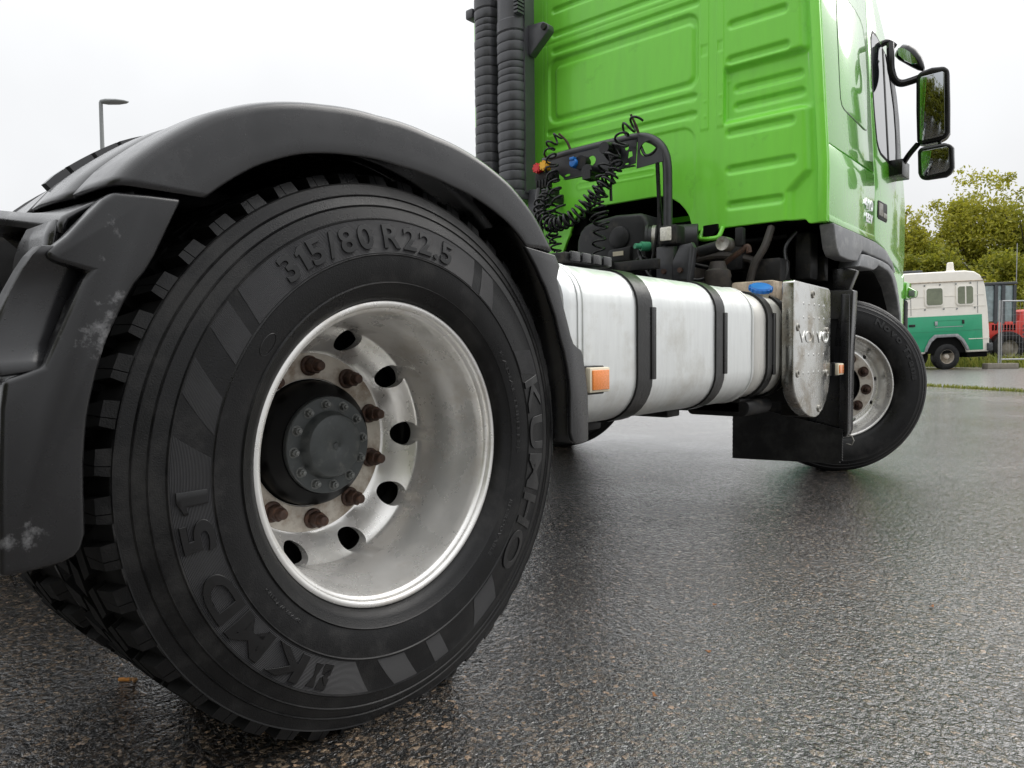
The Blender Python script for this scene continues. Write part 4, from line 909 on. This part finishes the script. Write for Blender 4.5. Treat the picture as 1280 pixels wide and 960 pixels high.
# ---------------------------------------------------------------- gantry behind the cab with coiled air lines
ga = empty('hose_gantry', (0,0,0), truck)
tb = MB(); tb.tube(smooth_path([(-.225,2.37,1.785),(-.084,2.37,1.798),(.10,2.37,1.803),(.242,2.37,1.805),(.36,2.37,1.805),(.431,2.37,1.794),(.49,2.37,1.762),(.530,2.37,1.715),(.551,2.37,1.65),(.556,2.37,1.55),(.556,2.37,1.33),(.552,2.37,1.10),(.54,2.37,.98)], 6), .0235, 14)
tb.obj('gantry_tube', 'gantry', ga)
MB().tube([(.482,2.40,1.66),(.49,2.40,1.50),(.505,2.40,1.34),(.52,2.37,1.20)], .011, 10).obj('gantry_cable', 'coil', ga)
MB().tube(smooth_path([(.512,2.35,1.65),(.515,2.35,1.5),(.52,2.34,1.34),(.50,2.33,1.2),(.47,2.33,1.05)]), .008, 8).obj('gantry_cable', 'coil', ga)
gp = [(-.243,1.775),(-.107,1.787),(.262,1.799),(.392,1.812),(.382,1.670),(.340,1.664),(.282,1.658),(.241,1.647),(.09,1.652),(-.062,1.656),(-.097,1.685)]
gpl = MB().prism(gp, 2.352, 2.358, 'xz').obj('gantry_plate', 'gantry', ga)
ch = MB()
def hole(mb, cx, cz, rx, rz): mb.prism([(cx+rx*math.cos(2*math.pi*i/20), cz+rz*math.sin(2*math.pi*i/20)) for i in range(20)], 2.30, 2.42, 'xz')
hole(ch, .33, 1.756, .012, .012); ch.prism([(.335,1.70),(.365,1.71),(.362,1.735),(.34,1.735)], 2.30, 2.42, 'xz'); hole(ch, .11, 1.73, .028, .026); hole(ch, -.05, 1.678, .02, .007); hole(ch, .27, 1.668, .014, .005); hole(ch, .33, 1.675, .012, .005)
cut(gpl, ch.mesh('c', flat=True))
MB().box((-.06,2.33,1.652),(.385,2.352,1.657)).obj('gantry_flange', 'gantry', ga)
gs = MB().prism([(.400,1.80),(.45,1.785),(.50,1.75),(.537,1.70),(.545,1.65),(.392,1.640)], 2.345, 2.351, 'xz').obj('gantry_gusset', 'gantry', ga)
ch = MB(); hole(ch, .462, 1.728, .052, .040); cut(gs, ch.mesh('c', flat=True))
MB().tube(smooth_path([(.41,2.36,1.75),(.44,2.35,1.70),(.48,2.35,1.70),(.51,2.36,1.73)]), .008, 8).obj('gantry_cable', 'coil', ga)
# connectors
cn = MB().box((-.215,2.27,1.655),(-.095,2.34,1.700)).obj('coupling_block', 'chassis', ga, bevel=.004)
for k in range(5): MB().box((-.205+.021*k,2.262,1.61),(-.192+.021*k,2.29,1.657)).obj('coupling_pin', 'chassis', ga, bevel=.002)
def knob(c, r, mtl, name):
    mb = MB(); mb.lathe([(-.035,0),(-.035,r*.8),(-.02,r),(.012,r),(.020,r*.8),(.020,0)], 20, axis='y')
    for k in range(8):
        a = R(45*k); mb.box((r*.86,-.033,-.006),(r*1.12,.012,.006), Matrix.Rotation(a,3,'Y'), (0,-.01,0))
    return mb.obj(name, mtl, ga, loc=c)
knob((-.187,2.28,1.722), .024, 'red', 'air_coupling'); knob((-.140,2.28,1.728), .024, 'yellow', 'air_coupling')
kb = MB(); kb.lathe([(-.035,0),(-.035,.028),(-.02,.034),(.02,.034),(.03,.03),(.03,0)], 24, axis='y'); kb.box((-.02,-.045,.02),(.02,.01,.04)); kb.obj('electric_socket', 'blue', ga, loc=(.026,2.318,1.722), bevel=.002).scale = (.74,.74,.74)
kb = MB(); kb.lathe([(-.02,0),(-.02,.036),(.03,.036),(.03,0)], 24, axis='y'); kb.obj('electric_socket', 'chassis', ga, loc=(.066,2.33,1.722))
kb = MB(); kb.lathe([(-.05,0),(-.05,.034),(.04,.038),(.04,0)], 20, axis='y'); kb.box((-.02,-.06,-.045),(.03,.02,0)); kb.obj('electric_socket', 'coil', ga, loc=(.140,2.31,1.655))
kb = MB(); kb.lathe([(-.06,0),(-.06,.030),(.04,.042),(.04,0)], 20, axis='y'); kb.obj('electric_socket', 'coil', ga, loc=(.255,2.31,1.752))
# spring posts
for p0, p1, p2 in (((-.033,2.37,1.80),(-.058,2.36,1.865),(-.098,2.34,1.912)), ((.392,2.37,1.815),(.380,2.36,1.862),(.362,2.34,1.918))):
    MB().tube(smooth_path([p0,p1,p2]), [.0075]*9+[.0065]*8, 8).obj('spring_post', 'metal' if False else 'rust', ga)
def coil(name, path, rad, turns, rt=.0058, nseg=14, par=ga, phase=0, squash=1.0):
    P = smooth_path(path, 12); L_ = [0]
    for i in range(1, len(P)): L_.append(L_[-1]+(P[i]-P[i-1]).length)
    tot = L_[-1]; pts = []; N_ = int(turns*nseg)
    for i in range(N_+1):
        t = i/N_; s = t*tot; k = min(len(P)-2, max(j for j in range(len(L_)) if L_[j] <= s+1e-9)); f = (s-L_[k])/max(1e-9, L_[k+1]-L_[k])
        c = P[k].lerp(P[k+1], min(1, f)); tg = (P[k+1]-P[k]).normalized(); u = tg.cross(Vector((0,1,0))); u = u.normalized() if u.length > .1 else Vector((1,0,0)); v = tg.cross(u)
        a = 2*math.pi*turns*t+phase; rr_ = rad*(rad_mod(t) if callable(rad_mod) else 1)
        pts.append(c + rr_*(math.cos(a)*u + squash*math.sin(a)*v))
    return MB().tube(pts, rt, 8).obj(name, 'coil', par, ang=80)
rad_mod = lambda t: .75+.25*math.sin(math.pi*min(1, max(0, t)))
y0 = 2.20
A = [(-.127,y0+.06,1.560),(-.129,y0,1.502),(-.105,y0-.01,1.435),(-.033,y0-.02,1.382),(.056,y0-.02,1.389),(.131,y0-.01,1.423),(.184,y0,1.476),(.246,y0+.02,1.535),(.296,y0+.05,1.595),(.320,y0+.07,1.648),(.292,y0+.09,1.70)]
coil('coiled_hose', A, .037, 25, .0062)
coil('coiled_hose', [(p[0]+.012,p[1]+.03,p[2]+.012) for p in A[1:9]], .031, 15, .0058, phase=2)
coil('coiled_hose', [(-.055,2.29,1.885),(-.100,2.28,1.850),(-.112,2.27,1.805),(-.085,2.26,1.742),(-.090,2.26,1.698),(-.074,2.25,1.651),(-.046,2.24,1.556),(-.022,2.24,1.463),(-.055,2.24,1.386),(-.082,2.24,1.320),(-.085,2.24,1.25)], .034, 14, .0058)
coil('coiled_hose', [(-.089,2.24,1.53),(-.082,2.23,1.46),(-.060,2.23,1.40),(-.045,2.23,1.31),(-.040,2.23,1.24)], .034, 8, .0056, phase=1)
coil('coiled_hose', [(.412,2.33,1.885),(.388,2.31,1.85),(.345,2.29,1.82),(.340,2.28,1.76),(.300,2.27,1.714),(.262,2.26,1.654),(.240,2.26,1.572),(.216,2.26,1.464),(.228,2.26,1.359),(.215,2.26,1.274),(.215,2.26,1.205)], .040, 13.5, .0062)
coil('coiled_hose', [(.215,2.25,1.47),(.228,2.25,1.40),(.235,2.25,1.35)], .05, 2.2, .0062)
MB().tube(smooth_path([(-.185,2.27,1.61),(-.18,2.25,1.55),(-.16,2.23,1.50),(-.14,2.22,1.40),(-.12,2.22,1.28)]), .014, 10).obj('hose_lead', 'coil', ga)
MB().tube(smooth_path([(-.12,2.27,1.62),(-.115,2.25,1.57),(-.13,2.24,1.53)]), .009, 10).obj('hose_lead', 'coil', ga)
MB().tube(smooth_path([(.255,2.26,1.75),(.29,2.26,1.70),(.30,2.26,1.62),(.285,2.27,1.55),(.28,2.28,1.48)]), .0075, 8).obj('hose_lead', 'coil', ga)
MB().box((-.26,2.36,1.595),(-.14,2.40,1.625)).obj('gantry_stay', 'chassis', ga)

# ---------------------------------------------------------------- parts seen through the opening under the cab
ab = empty('air_filter', (0,0,0), truck)
MB().prism([(-.145,1.10),(-.140,1.345),(-.118,1.40),(-.08,1.438),(.02,1.456),(.126,1.468),(.30,1.458),(.33,1.40),(.335,1.10)], 2.56, 2.85, 'xz').obj('filter_housing', 'airbox', ab, bevel=.03, seg=4, ang=50)
MB().lathe([(2.540,.0),(2.540,.050),(2.548,.062),(2.558,.064),(2.566,.064),(2.566,0)], 40, c=(.158,0,1.335), axis='y').obj('filter_lid', 'airbox', ab)
MB().prism([(.09,1.245),(.10,1.27),(.24,1.28),(.235,1.20),(.09,1.20)], 2.535, 2.565, 'xz').obj('filter_clip', 'airbox', ab, bevel=.008)
MB().box((.132,2.528,1.232),(.198,2.5345,1.256)).obj('filter_label', 'cream', ab)
pi_ = empty('intake_pipe', (0,0,0), truck)
MB().tube([(.36,2.52,1.288),(.60,2.62,1.288)], .080, 24).obj('pipe_body', 'airbox', pi_)
MB().tube([(.385,2.53,1.288),(.402,2.537,1.288)], .086, 28).obj('pipe_clamp', 'metal', pi_)
MB().tube([(.352,2.517,1.288),(.364,2.522,1.288)], .088, 28).obj('pipe_flange', 'airbox', pi_)
vg = MB(); vg.tube([(.452,2.37,1.238),(.425,2.33,1.238)], .024, 16); vg.tube([(.426,2.332,1.238),(.408,2.30,1.238)], .014, 12); vg.obj('test_valve', 'teal', truck)
wl = empty('work_lamp', (0,0,0), truck)
MB().box((.555,2.27,1.225),(.655,2.37,1.318)).obj('lamp_body', 'chassis', wl, bevel=.012)
MB().box((.572,2.258,1.240),(.632,2.272,1.308)).obj('lamp_lens', 'lens', wl, bevel=.006)
MB().box((.53,2.30,.96),(.625,2.34,1.22)).obj('gantry_foot', 'gantry', ga, bevel=.004)
for x in (.575, .665): MB().lathe([(2.285,0),(2.285,.012),(2.30,.013),(2.30,0)], 12, c=(x,0,1.095), axis='y').obj('foot_bolt', 'rust', ga)
bkt = MB(); bkt.prism([(.616,1.05),(.616,1.134),(.66,1.218),(.731,1.223),(.747,1.195),(.722,1.05)], 2.30, 2.308, 'xz'); bkt.prism([(.731,1.223),(.747,1.195),(.722,1.0),(.705,1.0)], 2.27, 2.31, 'xz'); bkt.obj('spring_bracket', 'gantry', truck, bevel=.003)
cs = empty('cab_suspension', (0,0,0), truck)
MB().tube([(.640,2.45,1.184),(.70,2.45,1.198)], .020, 12).obj('damper_rod', 'rust', cs)
MB().tube([(.69,2.45,1.196),(.81,2.45,1.218)], .028, 14).obj('damper_body', 'chassis', cs)
MB().lathe([(2.42,0),(2.42,.020),(2.415,.034),(2.49,.034),(2.49,0)], 20, c=(.825,0,1.222), axis='y').obj('damper_eye', 'metal', cs)
MB().tube(smooth_path([(.78,2.50,1.12),(.83,2.50,1.155),(.875,2.50,1.18),(.915,2.50,1.205),(.925,2.50,1.175)]), .014, 10).obj('lock_lever', 'rust', cs)
MB().lathe([(1.00,.060),(1.02,.066),(1.05,.062),(1.065,.066),(1.09,.060),(1.10,.045),(1.135,.035),(1.135,0)], 28, c=(.80,2.42,0), axis='z').obj('air_bellows', 'grimy', cs)
MB().box((.86,2.48,1.21),(.90,2.52,1.30)).obj('lock_bracket', 'chassis', cs, bevel=.006)
MB().box((.30,2.18,1.10),(.60,2.22,1.150)).obj('valve_bar', 'chassis', truck, bevel=.006)
MB().tube(smooth_path([(.62,2.32,1.16),(.70,2.38,1.13),(.78,2.44,1.10),(.80,2.60,1.04)]), .006, 8).obj('air_line', 'chassis', truck)
MB().tube(smooth_path([(.40,2.35,1.22),(.45,2.33,1.12),(.50,2.33,1.06)]), .009, 8).obj('air_line', 'coil', truck)
for pth_, r_, m_ in (([(.42,2.62,1.10),(.55,2.66,1.18),(.70,2.72,1.20),(.90,2.78,1.14),(1.02,2.85,1.02)], .022, 'grimy'), ([(.45,2.70,1.26),(.62,2.72,1.30),(.80,2.75,1.27),(1.0,2.80,1.28)], .012, 'engine'),
                    ([(.38,2.55,1.02),(.52,2.56,1.06),(.60,2.60,1.00),(.72,2.66,1.02),(.95,2.70,.98)], .018, 'chassis'), ([(.88,2.60,1.00),(.90,2.62,1.12),(.94,2.66,1.22),(.95,2.72,1.32)], .020, 'grimy'),
                    ([(.98,2.72,1.00),(1.02,2.74,1.10),(1.0,2.78,1.22),(1.04,2.82,1.30)], .011, 'coil'), ([(.28,2.42,1.10),(.36,2.44,1.20),(.42,2.48,1.16),(.50,2.50,1.22)], .010, 'coil'),
                    ([(.55,2.45,1.10),(.66,2.50,1.06),(.76,2.52,1.10)], .009, 'coil')):
    MB().tube(smooth_path(pth_, 6), r_, 10).obj('engine_hose', m_, truck)
for lo_, hi_, m_ in (((.86,2.66,1.02),(1.02,2.80,1.16),'chassis'), ((.44,2.60,1.00),(.60,2.74,1.14),'grimy'), ((.66,2.72,1.12),(.80,2.84,1.26),'chassis'), ((1.02,2.86,1.06),(1.10,2.98,1.30),'chassis'), ((-.30,2.60,1.06),(-.16,2.74,1.22),'chassis')):
    MB().box(lo_, hi_).obj('engine_housing', m_, truck, bevel=.012)
# latch hook of the cab
lt = MB(); lt.tube(smooth_path([(.60,2.69,1.345),(.592,2.67,1.31),(.60,2.66,1.292),(.645,2.65,1.287),(.69,2.66,1.292),(.70,2.67,1.31),(.705,2.69,1.345)]), .012, 8); lt.obj('cab_latch', 'green', truck)
MB().prism([(.612,1.31),(.612,1.36),(.69,1.362),(.69,1.33),(.66,1.30)], 2.655, 2.675, 'xz').obj('latch_pad', 'engine', truck)
MB().box((.50,2.68,1.325),(.56,2.71,1.342)).obj('latch_lip', 'green', truck, bevel=.004)

# ================================================================== THINGS AROUND THE TRUCK
# street lamp
la = empty('street_lamp', (-17.3, 6.4, 0)); tag(la, 'grey street lamp with flat oval head rising behind the mudguard', 'street lamp')
MB().tube([(0,0,0),(0,0,3.5),(.015,0,6.98)], [.075,.06,.045], 12).obj('pole', 'lampgrey', la)
hd_ = MB(); rows = []
for t, hw, hh in ((-.02,.02,.03),(.02,.06,.05),(.15,.13,.065),(.40,.15,.055),(.58,.09,.035),(.66,.01,.01)):
    rows.append([(.5*t*1.5*.9+.0+hw*math.cos(a)*-.66, t*.75+hw*math.cos(a)*.75, 7.0+.03*t+hh*math.sin(a)) for a in [2*math.pi*j/14 for j in range(15)]])
hd_.grid(rows); hd_.add(rows[0][:-1], [tuple(range(14))]); hd_.add(rows[-1][:-1], [tuple(range(14))]); hd_.obj('lamp_head', 'lampgrey', la, ang=50)

# van, side on to the camera; local x = along the van (rear at +x), local y = depth, z up
van = empty('camper_van', (-1.5, 23.1, 0)); van.rotation_euler = (0, R(-2.2), R(40.5))
tag(van, 'white and green high roof van with blank side windows parked beside the grass verge', 'van')
ZB = .52
bodyp = [(-5.2,.48),(-.64,.48),(-.60,.62),(-.50,.82),(-.35,.96),(.24,.96),(.40,.82),(.52,.62),(.56,.48),(1.22,.48),(1.228,1.05),(1.19,1.75),(1.13,2.35),(1.08,2.55),(.98,2.70),(.82,2.80),(.55,2.84),(-4.2,2.80),(-4.5,2.4),(-5.0,1.5),(-5.3,1.2)]
MB().prism(bodyp, 0, 2.0, 'xz').obj('body', 'white_wall', van, bevel=.05, seg=3, ang=50)
grp = [(-5.2,.54),(-.66,.54),(-.62,.64),(-.52,.85),(-.37,1.0),(.26,1.0),(.42,.85),(.54,.64),(.58,.54),(1.02,.54),(1.0,1.56),(-5.2,1.56)]
MB().prism(grp, -.012, .05, 'xz').obj('side_panel', 'vangreen', van, bevel=.004)
MB().box((-5.1,-.022,1.12),(1.0,-.010,1.135)).obj('swage_line', 'vangreen', van)
MB().box((.60,-.021,.855),(1.20,-.010,.875)).obj('swage_line', 'white_wall', van)
for z in (1.80, 2.12): MB().box((-5.0,-.012,z),(1.12-.1*(z-1.7),.005,z+.012)).obj('swage_line', 'white_wall', van)
for x in (-1.05, .88): MB().box((x,-.010,1.6),(x+.012,.005,2.5)).obj('panel_seam', 'lampgrey', van)
MB().box((-4.6,-.030,2.52),(1.12,.02,2.545)).obj('roof_gutter', 'tan', van, bevel=.008)
fl2 = [(-.70,.54),(-.66,.66),(-.55,.88),(-.39,1.03),(.28,1.03),(.45,.88),(.57,.66),(.62,.54),(.54,.54),(.49,.64),(.38,.82),(.22,.94),(-.33,.94),(-.48,.82),(-.59,.62),(-.62,.54)]
MB().prism(fl2, -.05, .02, 'xz').obj('arch_flare', 'plastic_grey', van, bevel=.02)
MB().box((-.62,.05,.48),(.55,1.9,.96)).obj('wheel_well', 'engine', van)
def van_window(x0, x1, z0, z1, slide=False):
    f = MB().prism(rr2(x0-.05, x1+.05, z0-.05, z1+.05, .09), -.030, .01, 'xz').obj('window', 'white_wall', van, bevel=.008)
    MB().prism(rr2(x0, x1, z0, z1, .07), -.036, .0, 'xz').obj('pane', 'vanglass', f)
    if slide: MB().box(((x0+x1)/2-.018,-.044,z0),((x0+x1)/2+.018,-.03,z1)).obj('window_bar', 'white_wall', f)
def rr2(x0, x1, z0, z1, r):
    p = []
    for cx, cz, a0 in ((x1-r,z1-r,0),(x0+r,z1-r,90),(x0+r,z0+r,180),(x1-r,z0+r,270)):
        for i in range(5): a = R(a0+22.5*i); p.append((cx+r*math.cos(a), cz+r*math.sin(a)))
    return p
van_window(-.60, -.14, 1.88, 2.36); van_window(.30, .74, 1.88, 2.38, True)
van_window(-3.2, -2.5, 1.88, 2.36)
for i, (x, z) in enumerate(((-.64,2.47),(-.20,2.48),(.26,2.48),(.68,2.49),(-.64,1.78),(-.10,1.78),(.28,1.77),(.80,1.78))):
    MB().lathe([(-.03,0),(-.03,.02),(-.01,.025),(-.01,0)], 10, c=(x,0,z-.02), axis='y').obj('window_stud', 'lampgrey', van)
MB().box((-.36,-.020,1.235),(.44,-.011,1.25)).obj('panel_moulding', 'galv', van); MB().box((-.36,-.020,1.42),(.44,-.011,1.432)).obj('panel_moulding', 'vangreen', van)
MB().box((-.38,-.045,1.29),(-.30,-.01,1.41)).obj('door_latch', 'galv', van, bevel=.01); MB().box((.42,-.035,1.31),(.48,-.01,1.42)).obj('door_latch', 'chassis', van, bevel=.01)
MB().box((-1.12,-.035,1.28),(-.94,-.01,1.35)).obj('door_handle', 'chassis', van, bevel=.01)
MB().box((1.13,-.07,.50),(1.27,.18,.72)).obj('bumper_end', 'loaderdark', van, bevel=.02)
MB().box((.62,.1,.33),(1.20,1.9,.50)).obj('underbody', 'engine', van)
MB().box((1.02,-.02,2.60),(1.12,.02,2.64)).obj('marker_lamp', 'chassis', van)
MB().lathe([(2.78,.125),(2.88,.125),(2.90,.10),(3.10,.085),(3.13,.06),(3.13,0)], 20, c=(.42,.5,0), axis='z').obj('roof_beacon', 'white_wall', van)
MB().box((-2.5,.3,2.80),(-.50,1.6,2.92)).obj('roof_hatch', 'loaderdark', van, bevel=.02)
def van_wheel(x, y):
    e = empty('wheel', (x, y, .375), van)
    MB().lathe([(.0,.205),(-.008,.225),(-.012,.30),(.02,.37),(.21,.37),(.25,.30),(.24,.205)], 36, axis='y', closed=True).obj('tyre', 'rubber', e)
    MB().lathe([(.02,.0),(.02,.07),(.06,.09),(.13,.10),(.15,.14),(.06,.19),(.004,.20),(.004,.208),(.20,.206),(.20,0)], 32, axis='y').obj('rim', 'disc', e)
van_wheel(0, .03); van_wheel(0, 1.6); van_wheel(-3.4, .03); van_wheel(-3.4, 1.7)

# red loader behind the fence
ld = empty('telescopic_loader', (-.75, 28.0, 0)); ld.rotation_euler = (0, 0, R(40)); ld.scale = (.93,.93,.93)
tag(ld, 'red wheeled loader with glazed grey cab standing behind the wire fence', 'loader')
cabp = [(-.85,1.55),(-.85,2.90),(.45,2.95),(.62,2.6),(.66,1.55)]
MB().prism([(-.9,2.88),(-.9,2.98),(.52,3.02),(.56,2.93)], 0, 1.3, 'xz').obj('cab_roof', 'loaderdark', ld, bevel=.02)
for x0, x1 in ((-.88,-.80),(-.28,-.16),(-.02,.10),(.40,.50)): MB().box((x0,0,1.5),(x1,.08,2.9)).obj('cab_post', 'loaderdark', ld)
MB().box((-.80,.05,1.6),(.45,1.25,2.88)).obj('cab_glass', 'loaderglass', ld)
MB().prism([(-1.1,.75),(-1.1,1.50),(.62,1.60),(.70,1.95),(1.15,2.05),(1.25,1.6),(2.6,1.5),(2.6,.70),(.55,.70),(.45,.95),(-.30,.95),(-.45,.75)], .0, 1.3, 'xz').obj('chassis_body', 'loader', ld, bevel=.03)
MB().box((-.95,-.05,.95),(-.55,.05,1.85)).obj('lift_arm', 'loader', ld, bevel=.03)
for k in range(8): MB().box((-.35+.11*k,-.03,1.28),(-.30+.11*k,.0,1.48)).obj('grille_bar', 'engine', ld)
for k in range(5): MB().box((.75,-.03,.80+.15*k),(2.5,.0,.86+.15*k)).obj('grille_slat', 'loaderdark', ld)
def ld_wheel(x, y):
    e = empty('wheel', (x, y, .62), ld)
    MB().lathe([(-.02,.30),(-.05,.42),(-.02,.58),(.05,.62),(.30,.62),(.38,.45),(.36,.30)], 30, axis='y', closed=True).obj('tyre', 'rubber', e)
    MB().lathe([(.03,0),(.03,.12),(.10,.24),(-.02,.30),(.30,.30),(.30,0)], 26, axis='y').obj('rim', 'concrete', e)
ld_wheel(.12, -.25); ld_wheel(-1.0, -.2); ld_wheel(1.9, -.25)
MB().tube([(.62,.2,3.0),(.62,.2,4.4)], .012, 6).obj('antenna', 'galv', ld)

# fence panel with concrete foot
fe = empty('site_fence', (-.42, 24.3, 0)); fe.rotation_euler = (0, 0, R(43))
tag(fe, 'galvanised mesh site fence standing on a concrete foot block', 'fence')
MB().box((-.42,-.14,.0),(.52,.12,.17)).obj('foot_block', 'concrete', fe, bevel=.02)
MB().tube([(0,0,.1),(0,0,2.0)], .024, 10).obj('post', 'galv', fe); MB().tube([(.07,.0,.1),(.07,0,2.0)], .016, 10).obj('post', 'galv', fe)
MB().tube([(.07,0,.28),(3.4,0,.28)], .02, 8).obj('rail', 'galv', fe); MB().tube([(.07,0,1.98),(3.4,0,1.98)], .02, 8).obj('rail', 'galv', fe)
wm = MB()
for k in range(34): wm.tube([(.12+.10*k,0,.28),(.12+.10*k,0,1.98)], .002, 4)
for k in range(9): wm.tube([(.07,.004,.38+.2*k),(3.4,.004,.38+.2*k)], .002, 4)
o = wm.obj('wire_mesh', 'galv', fe); o['kind'] = 'stuff'

# trees
def tree(loc, h, rx, seed, mtl, label, n=9000, leaf=.15, wispy=1.0, group='trees along the far edge of the yard'):
    r = random.Random(seed); e = empty('broadleaf_tree', loc); tag(e, label, 'tree', group)
    tr = MB(); limbs = []
    tr.tube(smooth_path([(0,0,-.05),(r.gauss(0,.1),r.gauss(0,.1),h*.25),(r.gauss(0,.25),r.gauss(0,.25),h*.6),(r.gauss(0,.3),r.gauss(0,.3),h*.9)], 5), [.20-.17*i/15 for i in range(16)], 9)
    for k in range(16):
        z0 = h*r.uniform(.12,.6); a = r.uniform(0, 6.28); L_ = rx*r.uniform(.6,1.05); z1 = z0+h*r.uniform(.15,.42)
        p = [(0,0,z0),(L_*.4*math.cos(a),L_*.4*math.sin(a),z0+(z1-z0)*.5),(L_*math.cos(a),L_*math.sin(a),min(z1,h*.95))]; limbs.append(p)
        tr.tube(smooth_path(p, 4), [.07-.055*i/8 for i in range(9)], 6)
    tr.obj('trunk', 'bark', e)
    cl_ = []
    for k in range(150):
        t = r.random()**1.0; z = h*(.05+.90*t); rad = rx*(1.05-.75*abs(t-.35)**1.3*1.6)*math.sqrt(r.random()); a = r.uniform(0, 6.28)
        cl_.append((rad*math.cos(a), rad*math.sin(a), z, r.uniform(.35,1.0)*rx*.38))
    for k in range(int(10*wispy)):
        a = r.uniform(0, 6.28); rad = rx*r.uniform(.1,.8); cl_.append((rad*math.cos(a), rad*math.sin(a), h*r.uniform(.96,1.12), rx*r.uniform(.12,.24)))
    lv = MB()
    for _ in range(n):
        cx, cy, cz, cr = r.choice(cl_)
        if cz > h*.955 and r.random() > .45: continue
        d = Vector((r.gauss(0,1), r.gauss(0,1), r.gauss(0,.75))); d = d.normalized()*cr*r.random()**.38
        p = Vector((cx,cy,max(.15,cz)))+d; p.z = max(.12, p.z); s = leaf*r.uniform(.6,1.25)
        u = Vector((r.gauss(0,1),r.gauss(0,1),r.gauss(0,1))).normalized(); v = u.cross(Vector((r.gauss(0,1),r.gauss(0,1),r.gauss(0,1)))).normalized(); w_ = u.cross(v)
        lv.add([p-u*s, p+v*s*.45+w_*s*.1, p+u*s, p-v*s*.45+w_*s*.1], [(0,1,2,3)])
    lv.obj('crown', mtl, e, flat=True); return e
tree((-3.4,41.5,0), 8.0, 2.6, 11, 'leaf', 'tall yellowish tree rising highest above the van roof beacon', 30000, leaf=.105)
tree((-6.0,39.5,0), 6.6, 2.5, 12, 'leaf', 'yellow green tree close behind the front corner of the truck cab', 30000, leaf=.105)
tree((-1.3,42.5,0), 7.3, 2.5, 13, 'leaf2', 'green leafy tree behind the red loader at the right', 30000, leaf=.105)
tree((-4.8,38.0,0), 5.0, 2.4, 14, 'leaf2', 'low darker bushy tree directly above the van roof', 26000, leaf=.10, wispy=.3)
tree((-2.2,38.5,0), 4.6, 2.3, 15, 'leaf2', 'low bushy tree between the van and the loader cab', 26000, leaf=.10, wispy=.3)
tree((1.6,41.0,0), 7.4, 2.6, 16, 'leaf', 'yellowish tree at the far right edge of the row', 16000, leaf=.10)
tree((5.6,39.0,0), 7.8, 2.7, 17, 'leaf2', 'tree at the right end of the row out past the loader', 5000, leaf=.19)
tree((-7.6,41.2,0), 6.4, 2.5, 21, 'leaf2', 'green tree just left of the yellow one behind the cab front', 20000, leaf=.11)
tree((-3.0,36.5,0), 3.6, 2.2, 22, 'leaf', 'low yellow green thicket just behind the van roof beacon', 20000, leaf=.09, wispy=.2)
tree((-9.0,40.5,0), 7.6, 2.7, 18, 'leaf', 'yellow green tree hidden mostly by the green cab', 4000, leaf=.19)

for x, y, h_, sd_, lb in ((1.2,-16,11,31,'broad dark tree in the middle of the mirrored row behind the camera'),(5.4,-17,10.5,32,'dark tree on the outer side of the mirrored row behind the camera'),(9.2,-15,10.5,34,'dark tree at the outermost end of the mirrored row'),(13.0,-13,10,35,'dark tree standing apart beyond the outer end of the mirrored row'),(-2.8,-18,10,33,'dark tree on the truck side of the mirrored row behind the camera')):
    tree((x,y,0), h_, 4.2, sd_, 'leaf2', lb, 9000, leaf=.27, group='trees mirrored in the door mirrors')
# small litter on the asphalt
cg = empty('cigarette_butt', (.67,-.303,.0045)); cg.rotation_euler = (0, 0, R(38)); tag(cg, 'crushed orange cigarette butt lying beside the rear tyre', 'cigarette butt')
MB().tube([(-.016,0,0),(.008,0,0)], .0042, 12).obj('filter', 'butt', cg)
b_ = MB(); b_.tube([(.008,0,0),(.014,.001,.001),(.019,-.002,-.001),(.024,.002,.001)], [.0042,.0035,.005,.003], 8); b_.obj('paper_end', 'buttwhite', cg)
lf_me = None
for i, (x, y, s, lab) in enumerate(((1.59,.63,.005,'small orange leaf fragment nearest the rear tyre on the wet asphalt'),(1.936,1.286,.006,'thin tan leaf scrap lying far right on the wet asphalt'),(1.60,.36,.006,'orange leaf fragment near the bottom edge of the asphalt'),(1.47,.93,.004,'tiny red leaf fragment in the middle of the wet asphalt'))):
    mb = MB(); pts = []
    for k in range(10):
        a = 2*math.pi*k/10; rr_ = s*(1+.25*math.sin(3*a+i)); pts.append((rr_*math.cos(a)*1.4, rr_*math.sin(a)*.7, .003+.002*math.sin(2*a+i)))
    bot = [(p[0],p[1],p[2]-.0012) for p in pts]; n = 10
    mb.add(pts+bot, [tuple(range(n)), tuple(range(2*n-1,n-1,-1))]+[(k,(k+1)%n,n+(k+1)%n,n+k) for k in range(n)])
    o = mb.obj('fallen_leaf', 'fallen', loc=(x,y,.003)); o.rotation_euler = (0,0,i*1.3); tag(o, lab, 'leaf')
